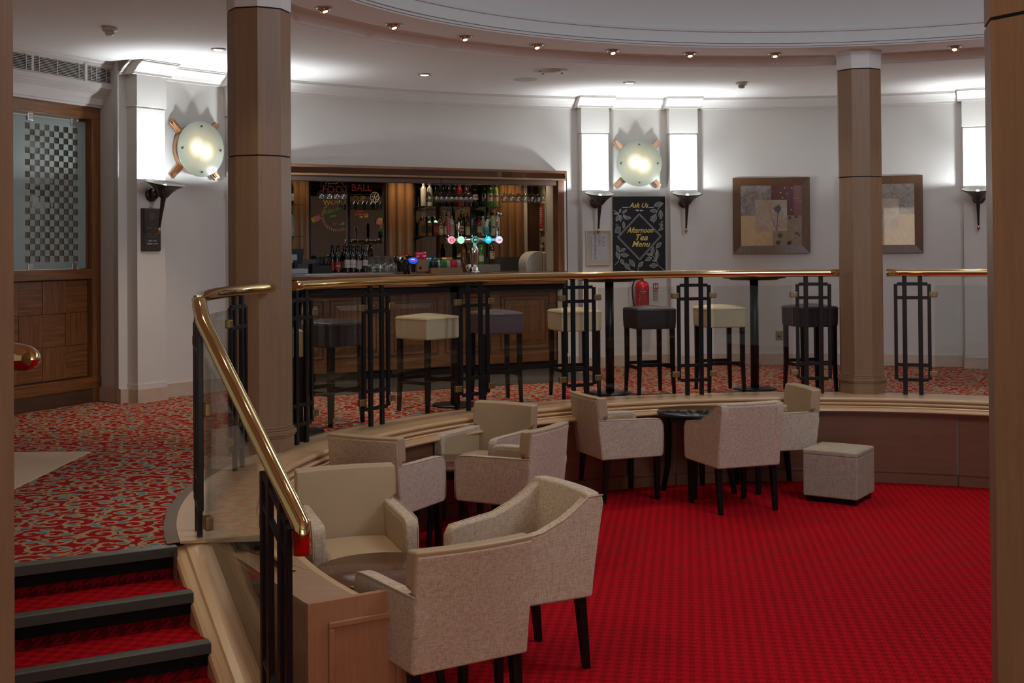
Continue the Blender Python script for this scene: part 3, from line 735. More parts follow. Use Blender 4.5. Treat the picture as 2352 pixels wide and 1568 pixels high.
# ottoman
ot = empty('ottoman', (2.567, 10.02, LOW), -33.8, 'beige fabric cube ottoman on black feet beside the curved wood panelling', 'ottoman')
ot.location = ((2.342 + 2.941) / 2 - .0, (9.939 + 10.084) / 2, LOW)
MB().box(-.222, .222, -.222, .222, .045, .385).build('body', M['ottoman'], ot, bevel=.012, seg=3)
s = MB(); s.box(-.224, .224, -.224, .224, .375, .42, nx=6, ny=6, fn=lambda x, y, z: (x, y, z + (.012 * (1 - (x / .23) ** 2) * (1 - (y / .23) ** 2) if z > .4 else 0)))
s.build('cushion_top', M['ottoman'], ot, bevel=.016, seg=3)
MB().box(-.20, .20, -.20, .20, .02, .045).build('plinth', M['blackwood'], ot)
for sx in (-1, 1):
    for sy in (-1, 1): MB().box(sx * .17 - .03, sx * .17 + .03, sy * .17 - .03, sy * .17 + .03, 0, .022).build('foot', M['blackwood'], ot)

# lounge tables
def lounge_table(loc, h, r, topmat, label, yaw=0, spread=.21):
    t = empty('round_table', loc, yaw, label, 'table', 'round tables in the sunken lounge')
    MB().lathe([(.001, h - .028), (r - .012, h - .028), (r - .002, h - .022), (r, h - .014), (r - .002, h - .004), (r - .008, h), (.001, h)], 56).build('tabletop', topmat, t)
    fr = MB(); a = spread - .03
    for (x0, x1, y0, y1) in ((-a, a, -a - .011, -a + .011), (-a, a, a - .011, a + .011), (-a - .011, -a + .011, -a, a), (a - .011, a + .011, -a, a)): fr.box(x0, x1, y0, y1, h - .095, h - .028)
    fr.build('apron', M['blackwood'], t)
    for sx in (-1, 1):
        for sy in (-1, 1):
            k = MB(); pts = []
            for z, o_, w_ in ((h - .03, 0, .022), (h * .6, -.004, .020), (h * .3, .004, .018), (0, .03, .015)):
                cx_, cy_ = sx * (a + o_), sy * (a + o_); pts.append([(cx_ - w_, cy_ - w_, z), (cx_ + w_, cy_ - w_, z), (cx_ + w_, cy_ + w_, z), (cx_ - w_, cy_ + w_, z)])
            for p_, q_ in zip(pts[1:], pts[:-1]): k.hexa(p_, q_)
            k.build('leg', M['blackwood'], t)
    return t
lounge_table((-.63, 5.89, LOW), .53, .33, M['tabletop'], 'low round table with glossy brown top nearest the camera', 30)
lounge_table((-.47, 8.80, LOW), .54, .30, M['tabletop'], 'low round brown table among the three middle armchairs', 20)
lounge_table((1.55, 10.34, LOW), .68, .345, M['tabletop_black'], 'black round table against the curved panelling, right of centre', 30)

# ================================================================== BAR STOOLS AND POSEUR TABLES
def stool(label, mat, loc, yaw):
    t = empty('bar_stool', loc, yaw, label, 'bar stool', 'padded bar stools behind the railing')
    a = .19
    s = MB(); s.box(-a, a, -a, a, .60, .79, nx=8, ny=8, nz=2, fn=lambda x, y, z: (x * (1 + .02 * (z > .65)), y * (1 + .02 * (z > .65)), z + (.022 * (1 - (x / a) ** 2) * (1 - (y / a) ** 2) if z > .78 else 0)))
    s.build('seat', mat, t, bevel=.018, seg=3)
    MB().tube([(-a - .004, -a - .004, .772), (a + .004, -a - .004, .772), (a + .004, a + .004, .772), (-a - .004, a + .004, .772), (-a - .004, -a - .004, .772)], .0035, 6).build('seam', mat, t)
    for sx in (-1, 1):
        for sy in (-1, 1):
            x, y = sx * (a - .028), sy * (a - .028); e = .01
            k = MB(); k.hexa([(x - .014 + sx * e, y - .014 + sy * e, 0), (x + .014 + sx * e, y - .014 + sy * e, 0), (x + .014 + sx * e, y + .014 + sy * e, 0), (x - .014 + sx * e, y + .014 + sy * e, 0)],
                             [(x - .019, y - .019, .28), (x + .019, y - .019, .28), (x + .019, y + .019, .28), (x - .019, y + .019, .28)])
            k.hexa([(x - .019, y - .019, .28), (x + .019, y - .019, .28), (x + .019, y + .019, .28), (x - .019, y + .019, .28)], [(x - .02, y - .02, .61), (x + .02, y - .02, .61), (x + .02, y + .02, .61), (x - .02, y + .02, .61)])
            k.build('leg', M['blackwood'], t, bevel=.003, seg=1)
    b = a - .028
    for (x0, x1, y0, y1, z) in ((-b, b, -b - .009, -b + .009, .255), (-b, b, b - .009, b + .009, .255), (-b - .009, -b + .009, -b, b, .23), (b - .009, b + .009, -b, b, .23)):
        MB().box(x0, x1, y0, y1, z, z + .03).build('stretcher', M['blackwood'], t)
    return t
SM = {'c': M['leather_cream'], 'd': M['leather_dark'], 'p': M['leather_plum']}
st_list = [(-1.70, 8.70, 'c', 20, 'cream leather bar stool mostly hidden behind the left column'),
           (-1.42, 9.60, 'd', 52, 'dark plum bar stool behind the glass, first right of the left column'),
           (-.715, 10.32, 'c', 48, 'cream leather bar stool standing cornerwise in front of the bar'),
           (-.15, 10.90, 'p', 20, 'plum leather bar stool in front of the bar, behind a post frame'),
           (.561, 11.20, 'c', 18, 'cream leather bar stool half behind the post frame at the right end of the bar'),
           (1.27, 11.44, 'd', 15, 'black leather bar stool in front of the fire extinguisher'),
           (1.941, 11.56, 'c', 12, 'cream leather bar stool left of the second tall table, under the flower picture'),
           (2.791, 11.56, 'd', 16, 'dark bar stool behind the post frame left of the right column')]
for x, y, k, yaw, lab in st_list: stool(lab, SM[k], (x, y, 0), yaw)
def tall_table(label, loc):
    t = empty('tall_table', loc, 0, label, 'table', 'tall black tables between the bar stools')
    MB().lathe([(.001, 1.035), (.22, 1.035), (.235, 1.045), (.29, 1.052), (.30, 1.058), (.30, 1.075), (.001, 1.078)], 40).build('tabletop', M['blackwood'], t)
    MB().lathe([(.040, .02), (.040, 1.04)], 24).build('pole', M['black'], t)
    MB().lathe([(.001, .022), (.05, .022), (.185, .016), (.20, .008), (.20, 0), (.001, 0)], 40).build('base', M['black'], t)
for lab, x, y in [('tall black table beside the left column, mostly hidden', -1.60, 9.12), ('tall black table in front of the bar between two stools', -.50, 10.62),
                  ('tall black table in front of the framed price list', .898, 11.41), ('tall black table under the large flower picture', 2.29, 11.66)]: tall_table(lab, (x, y, 0))

# ================================================================== WALL LAMPS
def torch(az, lab):
    """uplighter on a pilaster; local -y points into the room"""
    p = PT(6.862, az, 1.86); t = empty('torch_wall_lamp', p, az - 90, lab, 'wall lamp', 'bronze torch uplighters on the pilasters')
    MB().lathe([(.001, -.03), (.03, -.03), (.055, -.024), (.066, -.012), (.068, 0)], 24, axis='y').build('wall_rose', M['bronze'], t, (0, 0, .0))
    MB().lathe([(.001, -.045), (.022, -.040), (.035, -.022), (.038, 0), (.035, .022), (.022, .04), (.001, .045)], 16, (0, -.05, 0)).build('ball', M['bronze'], t)
    T = Matrix.Rotation(rad(-9), 4, 'X')     # lean out from the wall
    T = Matrix.Rotation(rad(12), 4, 'X'); O = Vector((0, -.175, 0))
    def lt(prof, nm, mat, n=32):
        k = MB(); k.lathe(prof, n, tuple(O), T); return k.build(nm, mat, t)
    MB().tube([(0, -.045, 0), (0, -.15, .005)], .018, 10).build('bracket', M['bronze'], t)
    sh = lt([(.034, -.035), (.050, -.012), (.072, .018), (.105, .050), (.140, .074), (.166, .088), (.172, .094), (.170, .099), (.163, .097), (.135, .082), (.098, .058), (.03, .035), (.001, .033)], 'dish', M['bronze'], 48)
    lt([(.001, -.31), (.010, -.305), (.014, -.19), (.026, .0), (.034, .018), (.001, .018)], 'stem', M['bronze'], 16)
    lt([(.001, -.375), (.004, -.362), (.014, -.345), (.018, -.33), (.014, -.315), (.009, -.305), (.001, -.30)], 'finial', M['copper'], 12)
    bp = O + T @ Vector((0, 0, .070))
    MB().lathe([(.001, -.018), (.012, -.014), (.018, 0), (.012, .014), (.001, .018)], 12, tuple(bp)).build('bulb', M['bulb_cool'], t)
    a = rad(az - 90); q = O + T @ Vector((0, -.02, .100)); wx = p.x + q.x * cos(a) - q.y * sin(a); wy = p.y + q.x * sin(a) + q.y * cos(a)
    light('torch_light', 'POINT', (wx, wy, p.z + q.z), TORCH, (.88, .955, 1.0), .022)
    aim(light('torch_uplight', 'SPOT', (wx, wy, p.z + q.z), 62, (.88, .955, 1.0), .03, spot=92, blend=1.0), (wx + (CX - wx) * .02, wy + (CY - wy) * .02, 3.05))
TORCH = 15
for az, lab in ((144.9, 'bronze torch uplighter above the small dark plaque, far left'), (135.9, 'bronze torch uplighter hidden behind the left column'), (101.98, 'bronze torch uplighter above the framed price list'),
                (93.42, 'bronze torch uplighter right of the black menu board'), (66.55, 'bronze torch uplighter on the far right pilaster'), (57.5, 'bronze torch uplighter beyond the near right column')): torch(az, lab)

def disc_lamp(az, lab):
    p = PT(7.0, az, 2.30); t = empty('round_wall_lamp', p, az - 90, lab, 'wall lamp', 'round glass wall lamps with copper arms')
    MB().lathe([(.20, 0), (.235, -.03), (.240, -.125), (.232, -.132), (.225, -.03)], 48, axis='y').build('drum', M['copper'], t)
    MB().lathe([(.001, -.139), (.256, -.139), (.260, -.142), (.260, -.150), (.256, -.153), (.001, -.153)], 56, axis='y').build('glass_disc', M['disc_glass'], t)
    for k in range(4):
        an = rad(45 + 90 * k); c_, s_ = cos(an), sin(an)
        m = MB()
        for (r0_, r1_, h_, y0, y1) in ((.20, .365, .032, -.055, -.02), (.20, .345, .022, -.072, -.055), (.20, .365, .012, -.08, -.072)):
            q = []
            for y in (y0, y1):
                for (r_, g_) in ((r0_, -h_), (r1_, -h_), (r1_, h_), (r0_, h_)): q.append((r_ * c_ - g_ * s_, y, r_ * s_ + g_ * c_))
            m.hexa(q[:4], q[4:])
        m.build('arm', M['copper'], t, bevel=.003, seg=1)
        an = rad(90 * k); MB().lathe([(.001, -.166), (.010, -.164), (.011, -.153)], 12, axis='y').build('stud', M['bronze'], t, (.215 * cos(an), 0, .215 * sin(an)))
    q = PT(6.80, az, 2.30); light('disc_light', 'POINT', (q.x, q.y, q.z), 1.2, (1, .84, .55), .16)
for az, lab in ((140.29, 'glowing round glass wall lamp left of the left column'), (97.71, 'glowing round glass wall lamp above the black menu board'), (62.0, 'round glass wall lamp beyond the near right column')): disc_lamp(az, lab)

# ================================================================== CEILING FITTINGS
def downlight(R, az, z, lab, tilt=True, on=1.0, grp='tilted ceiling spotlights on the ring'):
    p = PT(R, az, z); t = empty('ceiling_spotlight', p, az - 90, lab, 'ceiling light', grp)
    MB().lathe([(.062, 0), (.064, -.004), (.058, -.010), (.044, -.012), (.044, 0)], 28).build('bezel', M['steel'], t)
    if tilt:
        T = Matrix.Rotation(rad(-22), 4, 'X'); k = MB(); k.lathe([(.040, .01), (.038, -.020), (.030, -.036), (.026, -.036), (.024, -.028)], 24, (0, 0, 0), T); k.build('spot_body', M['copper'], t)
        k = MB(); k.lathe([(.001, -.0345), (.019, -.0345), (.019, -.030)], 20, (0, 0, 0), T); k.build('lamp', M['bulb_warm'], t)
    else:
        k = MB(); k.lathe([(.001, -.011), (.040, -.011), (.040, -.006)], 24); k.build('lamp', M['bulb_warm'], t)
    l = light('spot_light', 'SPOT', (p.x, p.y, p.z - .05), DOWN * on, (1.0, .80, .56), .03, spot=80, blend=.8)
    c = PT(R + (.25 if tilt else 0), az, 0)
    aim(l, (p.x + (CX - p.x) * .18 * tilt, p.y + (CY - p.y) * .18 * tilt, 0))
DOWN = 22
SL = [153.3, 142.0, 131.2, 120.8, 110.3, 100.0, 89.1, 78.2, 67.4, 57, 46, 34, 164.2, 175, 186, 197, 208, 219, 230, 241, 252, 263, 274]
WORDS = ['first', 'second', 'third', 'fourth', 'fifth', 'sixth', 'seventh']
for i, a in enumerate(SL):
    if i < 9 and i != 7: downlight(4.18, a, 3.125, (WORDS[i] + ' tilted copper ceiling spotlight right of the left column') if a != 67.4 else 'bright tilted spotlight in the ceiling ring right of the right column')
    else:
        q = PT(4.18, a, 3.07); l = light('spot_light', 'SPOT', tuple(q), DOWN, (1.0, .80, .56), .03, spot=80, blend=.8); aim(l, (q.x + (CX - q.x) * .18, q.y + (CY - q.y) * .18, 0))
for R, a, lab in ((5.787, 146.45, 'small flat recessed downlight beside the left column top'), (5.754, 123.83, 'small flat recessed downlight above the bar'), (5.608, 101.85, 'small flat recessed downlight above the centre wall lamp')):
    downlight(R, a, 3.045, lab, False, 3.6, 'flat ceiling downlights')
for (x, y, lab) in ((-3.037, 9.298, 'white smoke detector on the ceiling above the door'), (2.381, 12.674, 'white smoke detector on the ceiling left of the right column')):
    t = empty('smoke_detector', (x, y, 3.045), 0, lab, 'smoke detector')
    MB().lathe([(.058, 0), (.058, -.018), (.050, -.030), (.001, -.030)], 28).build('base', M['white_plastic'], t)
    MB().lathe([(.036, -.028), (.034, -.052), (.026, -.060), (.001, -.060)], 20).build('sensor', M['grey_plastic'] if x > 0 else M['white_plastic'], t)
t = empty('ceiling_access_disc', (.386, 11.732, 3.045), 0, 'round white ceiling vent held by small brass clips', 'ceiling vent')
MB().lathe([(.001, -.02), (.07, -.02), (.072, -.012), (.16, -.010), (.165, -.004), (.165, 0)], 40).build('disc', M['plaster'], t)
for k in range(4):
    a = rad(35 + 90 * k); MB().box(-.01, .01, -.006, .006, -.022, -.008).build('clip', M['brass_dull'], t, (.13 * cos(a), .13 * sin(a), 0))
t = empty('ceiling_speaker', (.147, 12.323, 3.045), 0, 'flat round ceiling speaker above the bar front', 'speaker')
MB().lathe([(.001, -.004), (.105, -.004), (.108, -.007), (.118, -.006), (.12, 0)], 40).build('grille', M['ceiling'], t)
MB().lathe([(.106, -.0078), (.112, -.0085), (.118, -.0065)], 40).build('ring', M['frieze'], t)

# ================================================================== THINGS ON THE WALLS
def wall_empty(name, az, z, lab, cat, R=6.995, grp=None): return empty(name, PT(R, az, z), az - 90, lab, cat, grp)
# flower pictures
def marble(name, a, b, sc=14, c=None):
    q = N(name); f = q.noise(q.vec(), sc, 6, .65, 1.2); st = [(.3, a), (.7, b)] if not c else [(.3, a), (.5, c), (.7, b)]
    return q.set(q.ramp(f, st), .25, 0, **{'Coat Weight': .6, 'Coat Roughness': .03})
pm = dict(mottle=marble('print_mottled_grey_brown', (.13, .085, .06), (.36, .32, .31)), gold=marble('print_ochre', (.50, .32, .14), (.62, .43, .23)),
          red=marble('print_wine_red', (.09, .010, .016), (.13, .018, .024)), red2=marble('print_dusty_red', (.20, .055, .06), (.23, .065, .07)),
          leafy=marble('print_leafy_brown', (.24, .16, .10), (.32, .23, .16)), centre=marble('print_tan_cloud', (.38, .25, .14), (.52, .45, .40), 9),
          flower=plain('print_blue_grey', (.075, .075, .11), .4), leafdark=plain('print_dark_leaf', (.07, .05, .035), .4), flake=plain('print_gold_flake', (.62, .44, .20), .4))
M['picture_frame'] = wood('rustic_brown_frame', (.17, .078, .030), (.07, .032, .014), 'z', 2.5, .45, .2)
def picture(az, lab, z=1.703, W=.868, flip=False):
    t = wall_empty('flower_picture', az, z, lab, 'picture', grp='framed flower collage pictures'); h = W / 2; f_ = .09
    for i in range(4):
        k = MB(); a = i * pi / 2; q = [(-h, -h), (h, -h), (h - f_, -h + f_), (-h + f_, -h + f_)]
        r = [(x * cos(a) - y * sin(a), x * sin(a) + y * cos(a)) for x, y in q]
        k.hexa([(x, -.022, y) for x, y in r], [(x, -.042 + (.012 if j > 1 else 0), y) for j, (x, y) in enumerate(r)]); k.build('frame', M['picture_frame'], t)
    MB().box(-h + .01, h - .01, -.022, 0, -h + .01, h - .01).build('backing', M['cardboard'], t)
    g = h - f_; s = -1 if flip else 1
    def pane(x0, x1, z0, z1, m, d=.0255, nm='print'): MB().box(min(x0 * s, x1 * s), max(x0 * s, x1 * s), -d, -.022, z0, z1).build(nm, m, t)
    pane(-g, 0 - .0, 0, g, pm['mottle']); pane(0, g, 0, g, pm['red']); pane(.25, g, .003, g, pm['red2'], .0258)
    pane(-g, .015, -g, 0, pm['gold']); pane(.015, g, -g, 0, pm['leafy'] if not flip else pm['mottle'])
    pane(-.178, .178, -.178, .178, pm['centre'], .0275, 'centre_print')
    rr = random.Random(3)
    fl = MB()
    cxp, czp = .075 * s, .075
    for k in range(7):
        a = rad(20 + k * 51); L_ = .045 + .012 * (k % 2); w_ = .016
        fl.add([(cxp, -.0285, czp), (cxp + .6 * L_ * cos(a) - w_ * sin(a), -.0285, czp + .6 * L_ * sin(a) + w_ * cos(a)), (cxp + L_ * cos(a), -.0285, czp + L_ * sin(a)), (cxp + .6 * L_ * cos(a) + w_ * sin(a), -.0285, czp + .6 * L_ * sin(a) - w_ * cos(a))], [(0, 1, 2, 3)])
    for (xa, za, xb, zb_, w_) in ((cxp, czp - .02, cxp - .015 * s, -.175, .004), (cxp - .015 * s, -.175, cxp - .075 * s, -.03, .002), (cxp - .015 * s, -.17, cxp + .055 * s, .02, .0018), (cxp - .02 * s, -.17, cxp - .09 * s, .06, .0015)):
        fl.add([(xa - w_, -.0284, za), (xa + w_, -.0284, za), (xb + w_, -.0284, zb_), (xb - w_, -.0284, zb_)], [(0, 1, 2, 3)])
    fl.build('flower_print', pm['flower'], t)
    if not flip:
        fk = MB()
        for _ in range(22):
            x = rr.uniform(.01, g - .01); zz = rr.uniform(.01, g - .01)
            if x < .19 and zz < .19: continue
            e = rr.uniform(.004, .013); a = rr.uniform(0, 6)
            fk.add([(x + e * cos(a), -.0268, zz + e * .6 * sin(a)), (x - e * sin(a) * .5, -.0268, zz + e * .6), (x - e * cos(a), -.0268, zz - e * .6 * sin(a)), (x + e * .4, -.0268, zz - e * .5)], [(0, 1, 2, 3)])
        fk.build('gold_flakes', pm['flake'], t)
        lf = MB()
        for _ in range(16):
            x = rr.uniform(.03, g - .03); zz = rr.uniform(-g + .02, -.01)
            if x < .2 and zz > -.2: continue
            e = rr.uniform(.012, .03); pts = [(x + e * cos(k * pi / 4), -.0262, zz + e * sin(k * pi / 4)) for k in range(8)]
            lf.add(pts, [tuple(range(8))])
        lf.build('leaf_print', pm['leafdark'], t)
    MB().box(-g, g, -.0292, -.0288, -g, g).build('picture_glass', glass_thin('picture_glass', (.98, .98, .98), .22), t)
picture(85.05, 'framed flower collage picture on the wall left of the right column')
picture(74.95, 'framed collage picture half hidden behind the right column', 1.70, .868, True)

# menu board, leaning flat on the wall between the pilasters
mb = wall_empty('menu_board', 97.54, 0, 'black afternoon tea menu board with chalk leaves, under the round lamp', 'menu board', 6.985)
bw, bz0, bz1 = .305, 1.065, 1.932
MB().box(-bw, bw, -.015, 0, bz0, bz1).build('board', M['black_board'], mb)
def bp(px, py): return ((px - 563) / 1000 * .61, bz1 - (py - 93) / 1415 * .867)    # board detail coordinates
def T_(s_, size, px, py, mat, shear=.35, sx=1.0, off=.0012):
    x, z = bp(px, py); text(s_, size, (x, -.0165, z), mb, mat, shear=shear, sx=sx, off=off)
T_('Ask Us', .078, 555, 262, M['gold_ink'], sx=.95)
T_('- for an -', .030, 567, 352, M['chalk'], shear=.1)
T_('Afternoon', .088, 580, 725, M['gold_ink'], sx=.82)
T_('Tea', .098, 590, 862, M['gold_ink'], sx=1.05)
T_('Menu', .092, 585, 985, M['gold_ink'], sx=1.0)
ch = MB()
def line2(k, p, q, w_, y=-.0158):
    (x0, z0), (x1, z1) = p, q; d = math.hypot(x1 - x0, z1 - z0) or 1; nx_, nz_ = -(z1 - z0) / d * w_, (x1 - x0) / d * w_
    k.add([(x0 + nx_, y, z0 + nz_), (x1 + nx_, y, z1 + nz_), (x1 - nx_, y, z1 - nz_), (x0 - nx_, y, z0 - nz_)], [(0, 1, 2, 3)])
line2(ch, bp(245, 298), bp(360, 298), .0028); line2(ch, bp(745, 298), bp(850, 298), .0028)
dp = [bp(565, 415), bp(985, 835), bp(567, 1278), bp(148, 850)]
di = [bp(565, 445), bp(955, 835), bp(567, 1245), bp(180, 850)]
for i in range(4):
    line2(ch, dp[i], dp[(i + 1) % 4], .0024)
    a, b = di[i], di[(i + 1) % 4]
    for k in range(22):
        u0, u1 = k / 22, (k + .55) / 22; line2(ch, (a[0] + (b[0] - a[0]) * u0, a[1] + (b[1] - a[1]) * u0), (a[0] + (b[0] - a[0]) * u1, a[1] + (b[1] - a[1]) * u1), .0016)
gf = MB()
def leaf(px, py, L_, w_, ang):
    x, z = bp(px, py); a = rad(ang); P = []
    L_ *= .00061; w_ *= .00061
    for k in range(7): u = k / 6; P.append((u * L_, w_ * sin(pi * u ** .9)))
    for k in range(5, 0, -1): u = k / 6; P.append((u * L_, -w_ * sin(pi * u ** .9)))
    W_ = [(x + p[0] * cos(a) - p[1] * sin(a), z + p[0] * sin(a) + p[1] * cos(a)) for p in P]
    gf.add([(p[0], -.0155, p[1]) for p in W_], [tuple(range(len(W_)))])
    for i in range(len(W_)): line2(ch, W_[i], W_[(i + 1) % len(W_)], .0013)
    line2(ch, W_[0], W_[6], .0008, -.0159)
for L_ in [(190, 400, 85, 18, 75), (240, 405, 115, 24, 35), (180, 420, 100, 18, 172), (185, 440, 130, 34, -118), (215, 440, 120, 30, -95), (265, 430, 70, 22, -60), (265, 488, 145, 34, -2),
           (265, 560, 130, 26, -88), (850, 265, 190, 45, 14), (905, 365, 135, 34, 178), (975, 350, 170, 40, -88), (860, 450, 125, 38, -128), (880, 420, 170, 40, -105),
           (180, 1120, 130, 34, 112), (205, 1110, 105, 30, 28), (170, 1250, 145, 30, 110), (205, 1175, 155, 38, -5), (210, 1260, 115, 32, -62), (370, 1270, 165, 42, -52), (285, 1340, 145, 42, -52),
           (540, 1410, 140, 36, 48), (800, 1180, 150, 32, 78), (800, 1190, 100, 26, 165), (800, 1230, 140, 36, 205), (885, 1050, 140, 36, 45), (885, 1280, 190, 36, 82), (885, 1300, 75, 18, 170), (905, 1380, 155, 42, 182)]: leaf(*L_)
for p in [[(70, 345), (150, 390), (200, 470)], [(990, 240), (930, 330), (880, 430)], [(190, 1110), (190, 1220), (160, 1300), (95, 1360)], [(370, 1455), (455, 1478)], [(885, 1045), (895, 1180), (885, 1290), (930, 1390), (1045, 1480)], [(800, 1180), (880, 1290)], [(530, 1420), (540, 1480)]]:
    for a, b in zip(p[:-1], p[1:]): line2(ch, bp(*a), bp(*b), .002)
for (px, py, s_) in ((155, 725, 1), (970, 675, -1)):     # the two tea bags with their tags
    q = [bp(px - 30, py - 70), bp(px + 50, py - 65), bp(px + 45 * s_, py + 60), bp(px - 55 * s_, py + 35)]; gf.add([(a, -.0155, b) for a, b in q], [(0, 1, 2, 3)])
    for i in range(4): line2(ch, q[i], q[(i + 1) % 4], .0013)
    tx_ = px - 25 * s_; line2(ch, bp(px, py - 70), bp(tx_ + 30, py - 125), .0012); q = [bp(tx_ - 20, py - 120), bp(tx_ + 10, py - 125), bp(tx_ + 18, py - 95), bp(tx_ - 12, py - 88)]; gf.add([(a, -.0157, b) for a, b in q], [(0, 1, 2, 3)])
tag(gf.build('leaf_shading', M['chalk_grey'], mb), kind='stuff'); ch.build('chalk_drawing', M['chalk'], mb)

# framed price list
pl = wall_empty('framed_price_list', 101.75, 1.348, 'small cream framed price list left of the menu board', 'notice', 6.858)
for (x0, x1, z0, z1) in ((-.145, .145, .188, .197), (-.145, .145, -.197, -.188), (-.145, -.136, -.19, .19), (.136, .145, -.19, .19)): MB().box(x0, x1, -.02, 0, z0, z1).build('frame', plain('pale_gold_frame', (.55, .46, .30), .4, .5), pl)
MB().box(-.137, .137, -.010, 0, -.189, .189).build('mount', plain('cream_mount', (.44, .38, .29), .7), pl)
MB().box(-.101, .103, -.012, -.010, -.150, .155).build('paper', plain('lilac_white_paper', (.42, .40, .43), .7), pl)
pr = MB(); rr = random.Random(5)
for k in range(17):
    z = .115 - k * .0148; pr.box(-.092, -.092 + rr.uniform(.010, .018), -.0126, -.012, z, z + .006); pr.box(-.05, -.05 + rr.uniform(.018, .026), -.0126, -.012, z, z + .007)
    if k < 7: pr.box(-.002, rr.uniform(.015, .028), -.0126, -.012, z, z + .006); pr.box(.040, .040 + rr.uniform(.006, .038), -.0126, -.012, z, z + .005)
pr.box(-.01, .02, -.0126, -.012, .135, .140)
pr.build('printed_lines', plain('grey_ink', (.17, .16, .17), .7), pl)

# plaque on the far left pilaster
pq = wall_empty('club_plaque', 144.98, 1.545, 'dark bronze club plaque on a mahogany board under the left torch lamp', 'plaque', 6.86)
pq.location = PT(6.86, 145.02, 1.545)
MB().box(-.105, .105, -.022, 0, -.195, .19).build('board', plain('mahogany', (.045, .012, .010), .35, var=.2), pq, bevel=.008)
MB().box(-.086, .092, -.026, -.022, -.176, .170).build('plate', plain('dark_bronze_plate', (.035, .026, .024), .4, .3), pq)
MB().box(-.086, .092, -.0275, -.026, -.155, -.082).build('lower_plate', plain('dark_bronze_plate', (.035, .026, .024)), pq)
for s_, z, sz, m in (('THE', .043, .022, 'brass_dull'), ('ROTARY  CLUB', .012, .024, 'brass_dull'), ('OF', -.017, .022, 'brass_dull'), ('DERBY SOUTH', -.045, .024, 'brass_dull'), ('MEETS  HERE', -.103, .019, 'paper'), ('TUESDAY 6.00 P.M.', -.130, .018, 'paper')):
    text(s_, sz, (.003, -.0282, z), pq, M[m], sx=.85)
k = MB()
for r0_, r1_ in ((.026, .032), (.0, .006)):
    for i in range(20):
        a, b = 2 * pi * i / 20, 2 * pi * (i + 1) / 20
        k.add([(.003 + r0_ * cos(a), -.0275, .115 + r0_ * sin(a)), (.003 + r1_ * cos(a), -.0275, .115 + r1_ * sin(a)), (.003 + r1_ * cos(b), -.0275, .115 + r1_ * sin(b)), (.003 + r0_ * cos(b), -.0275, .115 + r0_ * sin(b))], [(0, 1, 2, 3)])
for i in range(6): a = rad(60 * i + 30); line2(k, (.003, .115), (.003 + .027 * cos(a), .115 + .027 * sin(a)), .0022, -.0275)
k.build('wheel_emblem', plain('emblem_grey', (.16, .14, .12), .4, .5), pq)
MB().box(-.045, .050, -.0275, -.026, -.068, -.065).build('rule', M['brass_dull'], pq)
MB().tube([(-.012, -.008, .19), (0, -.008, .205), (.012, -.008, .19)], .0025, 6).build('hanger', M['brass'], pq)
for x in (-.078, .084):
    for z in (-.165, .160): MB().lathe([(.001, -.0285), (.003, -.028), (.003, -.026)], 8, axis='y').build('screw', M['brass_dull'], pq, (x, 0, z))

# fire extinguisher and its sign
fe = empty('fire_extinguisher', PT(6.90, 97.45, .50), 7.45, 'red water fire extinguisher hanging on the wall behind the black leather stool', 'fire extinguisher')
MB().lathe([(.001, 0), (.072, 0), (.079, .008), (.080, .02), (.080, .40), (.076, .43), (.06, .455), (.035, .468), (.018, .475), (.001, .475)], 32).build('cylinder', M['red_enamel'], fe)
MB().lathe([(.018, .47), (.018, .50), (.014, .505), (.001, .505)], 16).build('valve', M['brass_dull'], fe)
MB().box(-.012, .012, -.07, .02, .503, .513).build('lever', M['black_plastic'], fe); MB().box(-.010, .010, -.06, .02, .522, .532).build('lever', M['black_plastic'], fe)
MB().tube([(0, 0, .492), (-.05, -.01, .505), (-.095, -.015, .47), (-.118, -.015, .40), (-.115, -.015, .30), (-.095, -.02, .18), (-.085, -.02, .10)], .0085, 10).build('hose', M['black_plastic'], fe)
lbm = MB(); lbm.sweep([(.0806, .10), (.0806, .375)], -150, -30, 12, cx=0, cy=0); lbm.build('label_panel', plain('label_red', (.30, .01, .014), .35), fe)
def curved_text(s_, size, z, ang, parent, R=.0815): 
    a = rad(ang); text(s_, size, (R * cos(a), R * sin(a), z), parent, M['paper'], rot=(pi / 2, 0, a + pi / 2))
curved_text('WATER', .022, .352, -95, fe); curved_text('FIRE EXTINGUISHER', .007, .333, -95, fe)
for i, c in enumerate('POWER'): curved_text(c, .018, .31 - i * .026, -126, fe)
for i, c in enumerate('JET'): curved_text(c, .016, .31 - i * .026, -114, fe)
for i in range(7): curved_text('= = = =', .011, .312 - i * .018, -75, fe)
fs_ = wall_empty('extinguisher_sign', 95.97, 0, 'small red and white extinguisher instruction sign beside the red extinguisher', 'sign', 6.995)
MB().box(-.031, .031, -.003, 0, .735, .94).build('sign_plate', plain('sign_white', (.42, .39, .36), .5), fs_)
MB().box(-.031, .031, -.004, -.003, .874, .938).build('red_field', plain('sign_red', (.42, .01, .02), .5), fs_); MB().box(-.031, .031, -.004, -.003, .858, .866).build('red_strip', plain('sign_red', (.42, .01, .02), .5), fs_)
k = MB(); k.box(-.022, -.006, -.005, -.004, .880, .915); k.box(-.018, -.010, -.005, -.004, .915, .925)
k.add([(.004 + .010 * cos(rad(a_)) + .008, -.0046, .905 + .022 * sin(rad(a_))) for a_ in range(0, 360, 40)], [tuple(range(9))]); k.build('pictogram', M['paper'], fs_)
MB().box(-.029, .020, -.004, -.003, .838, .850).build('green_strip', plain('sign_green', (.05, .16, .07), .5), fs_)
k = MB()
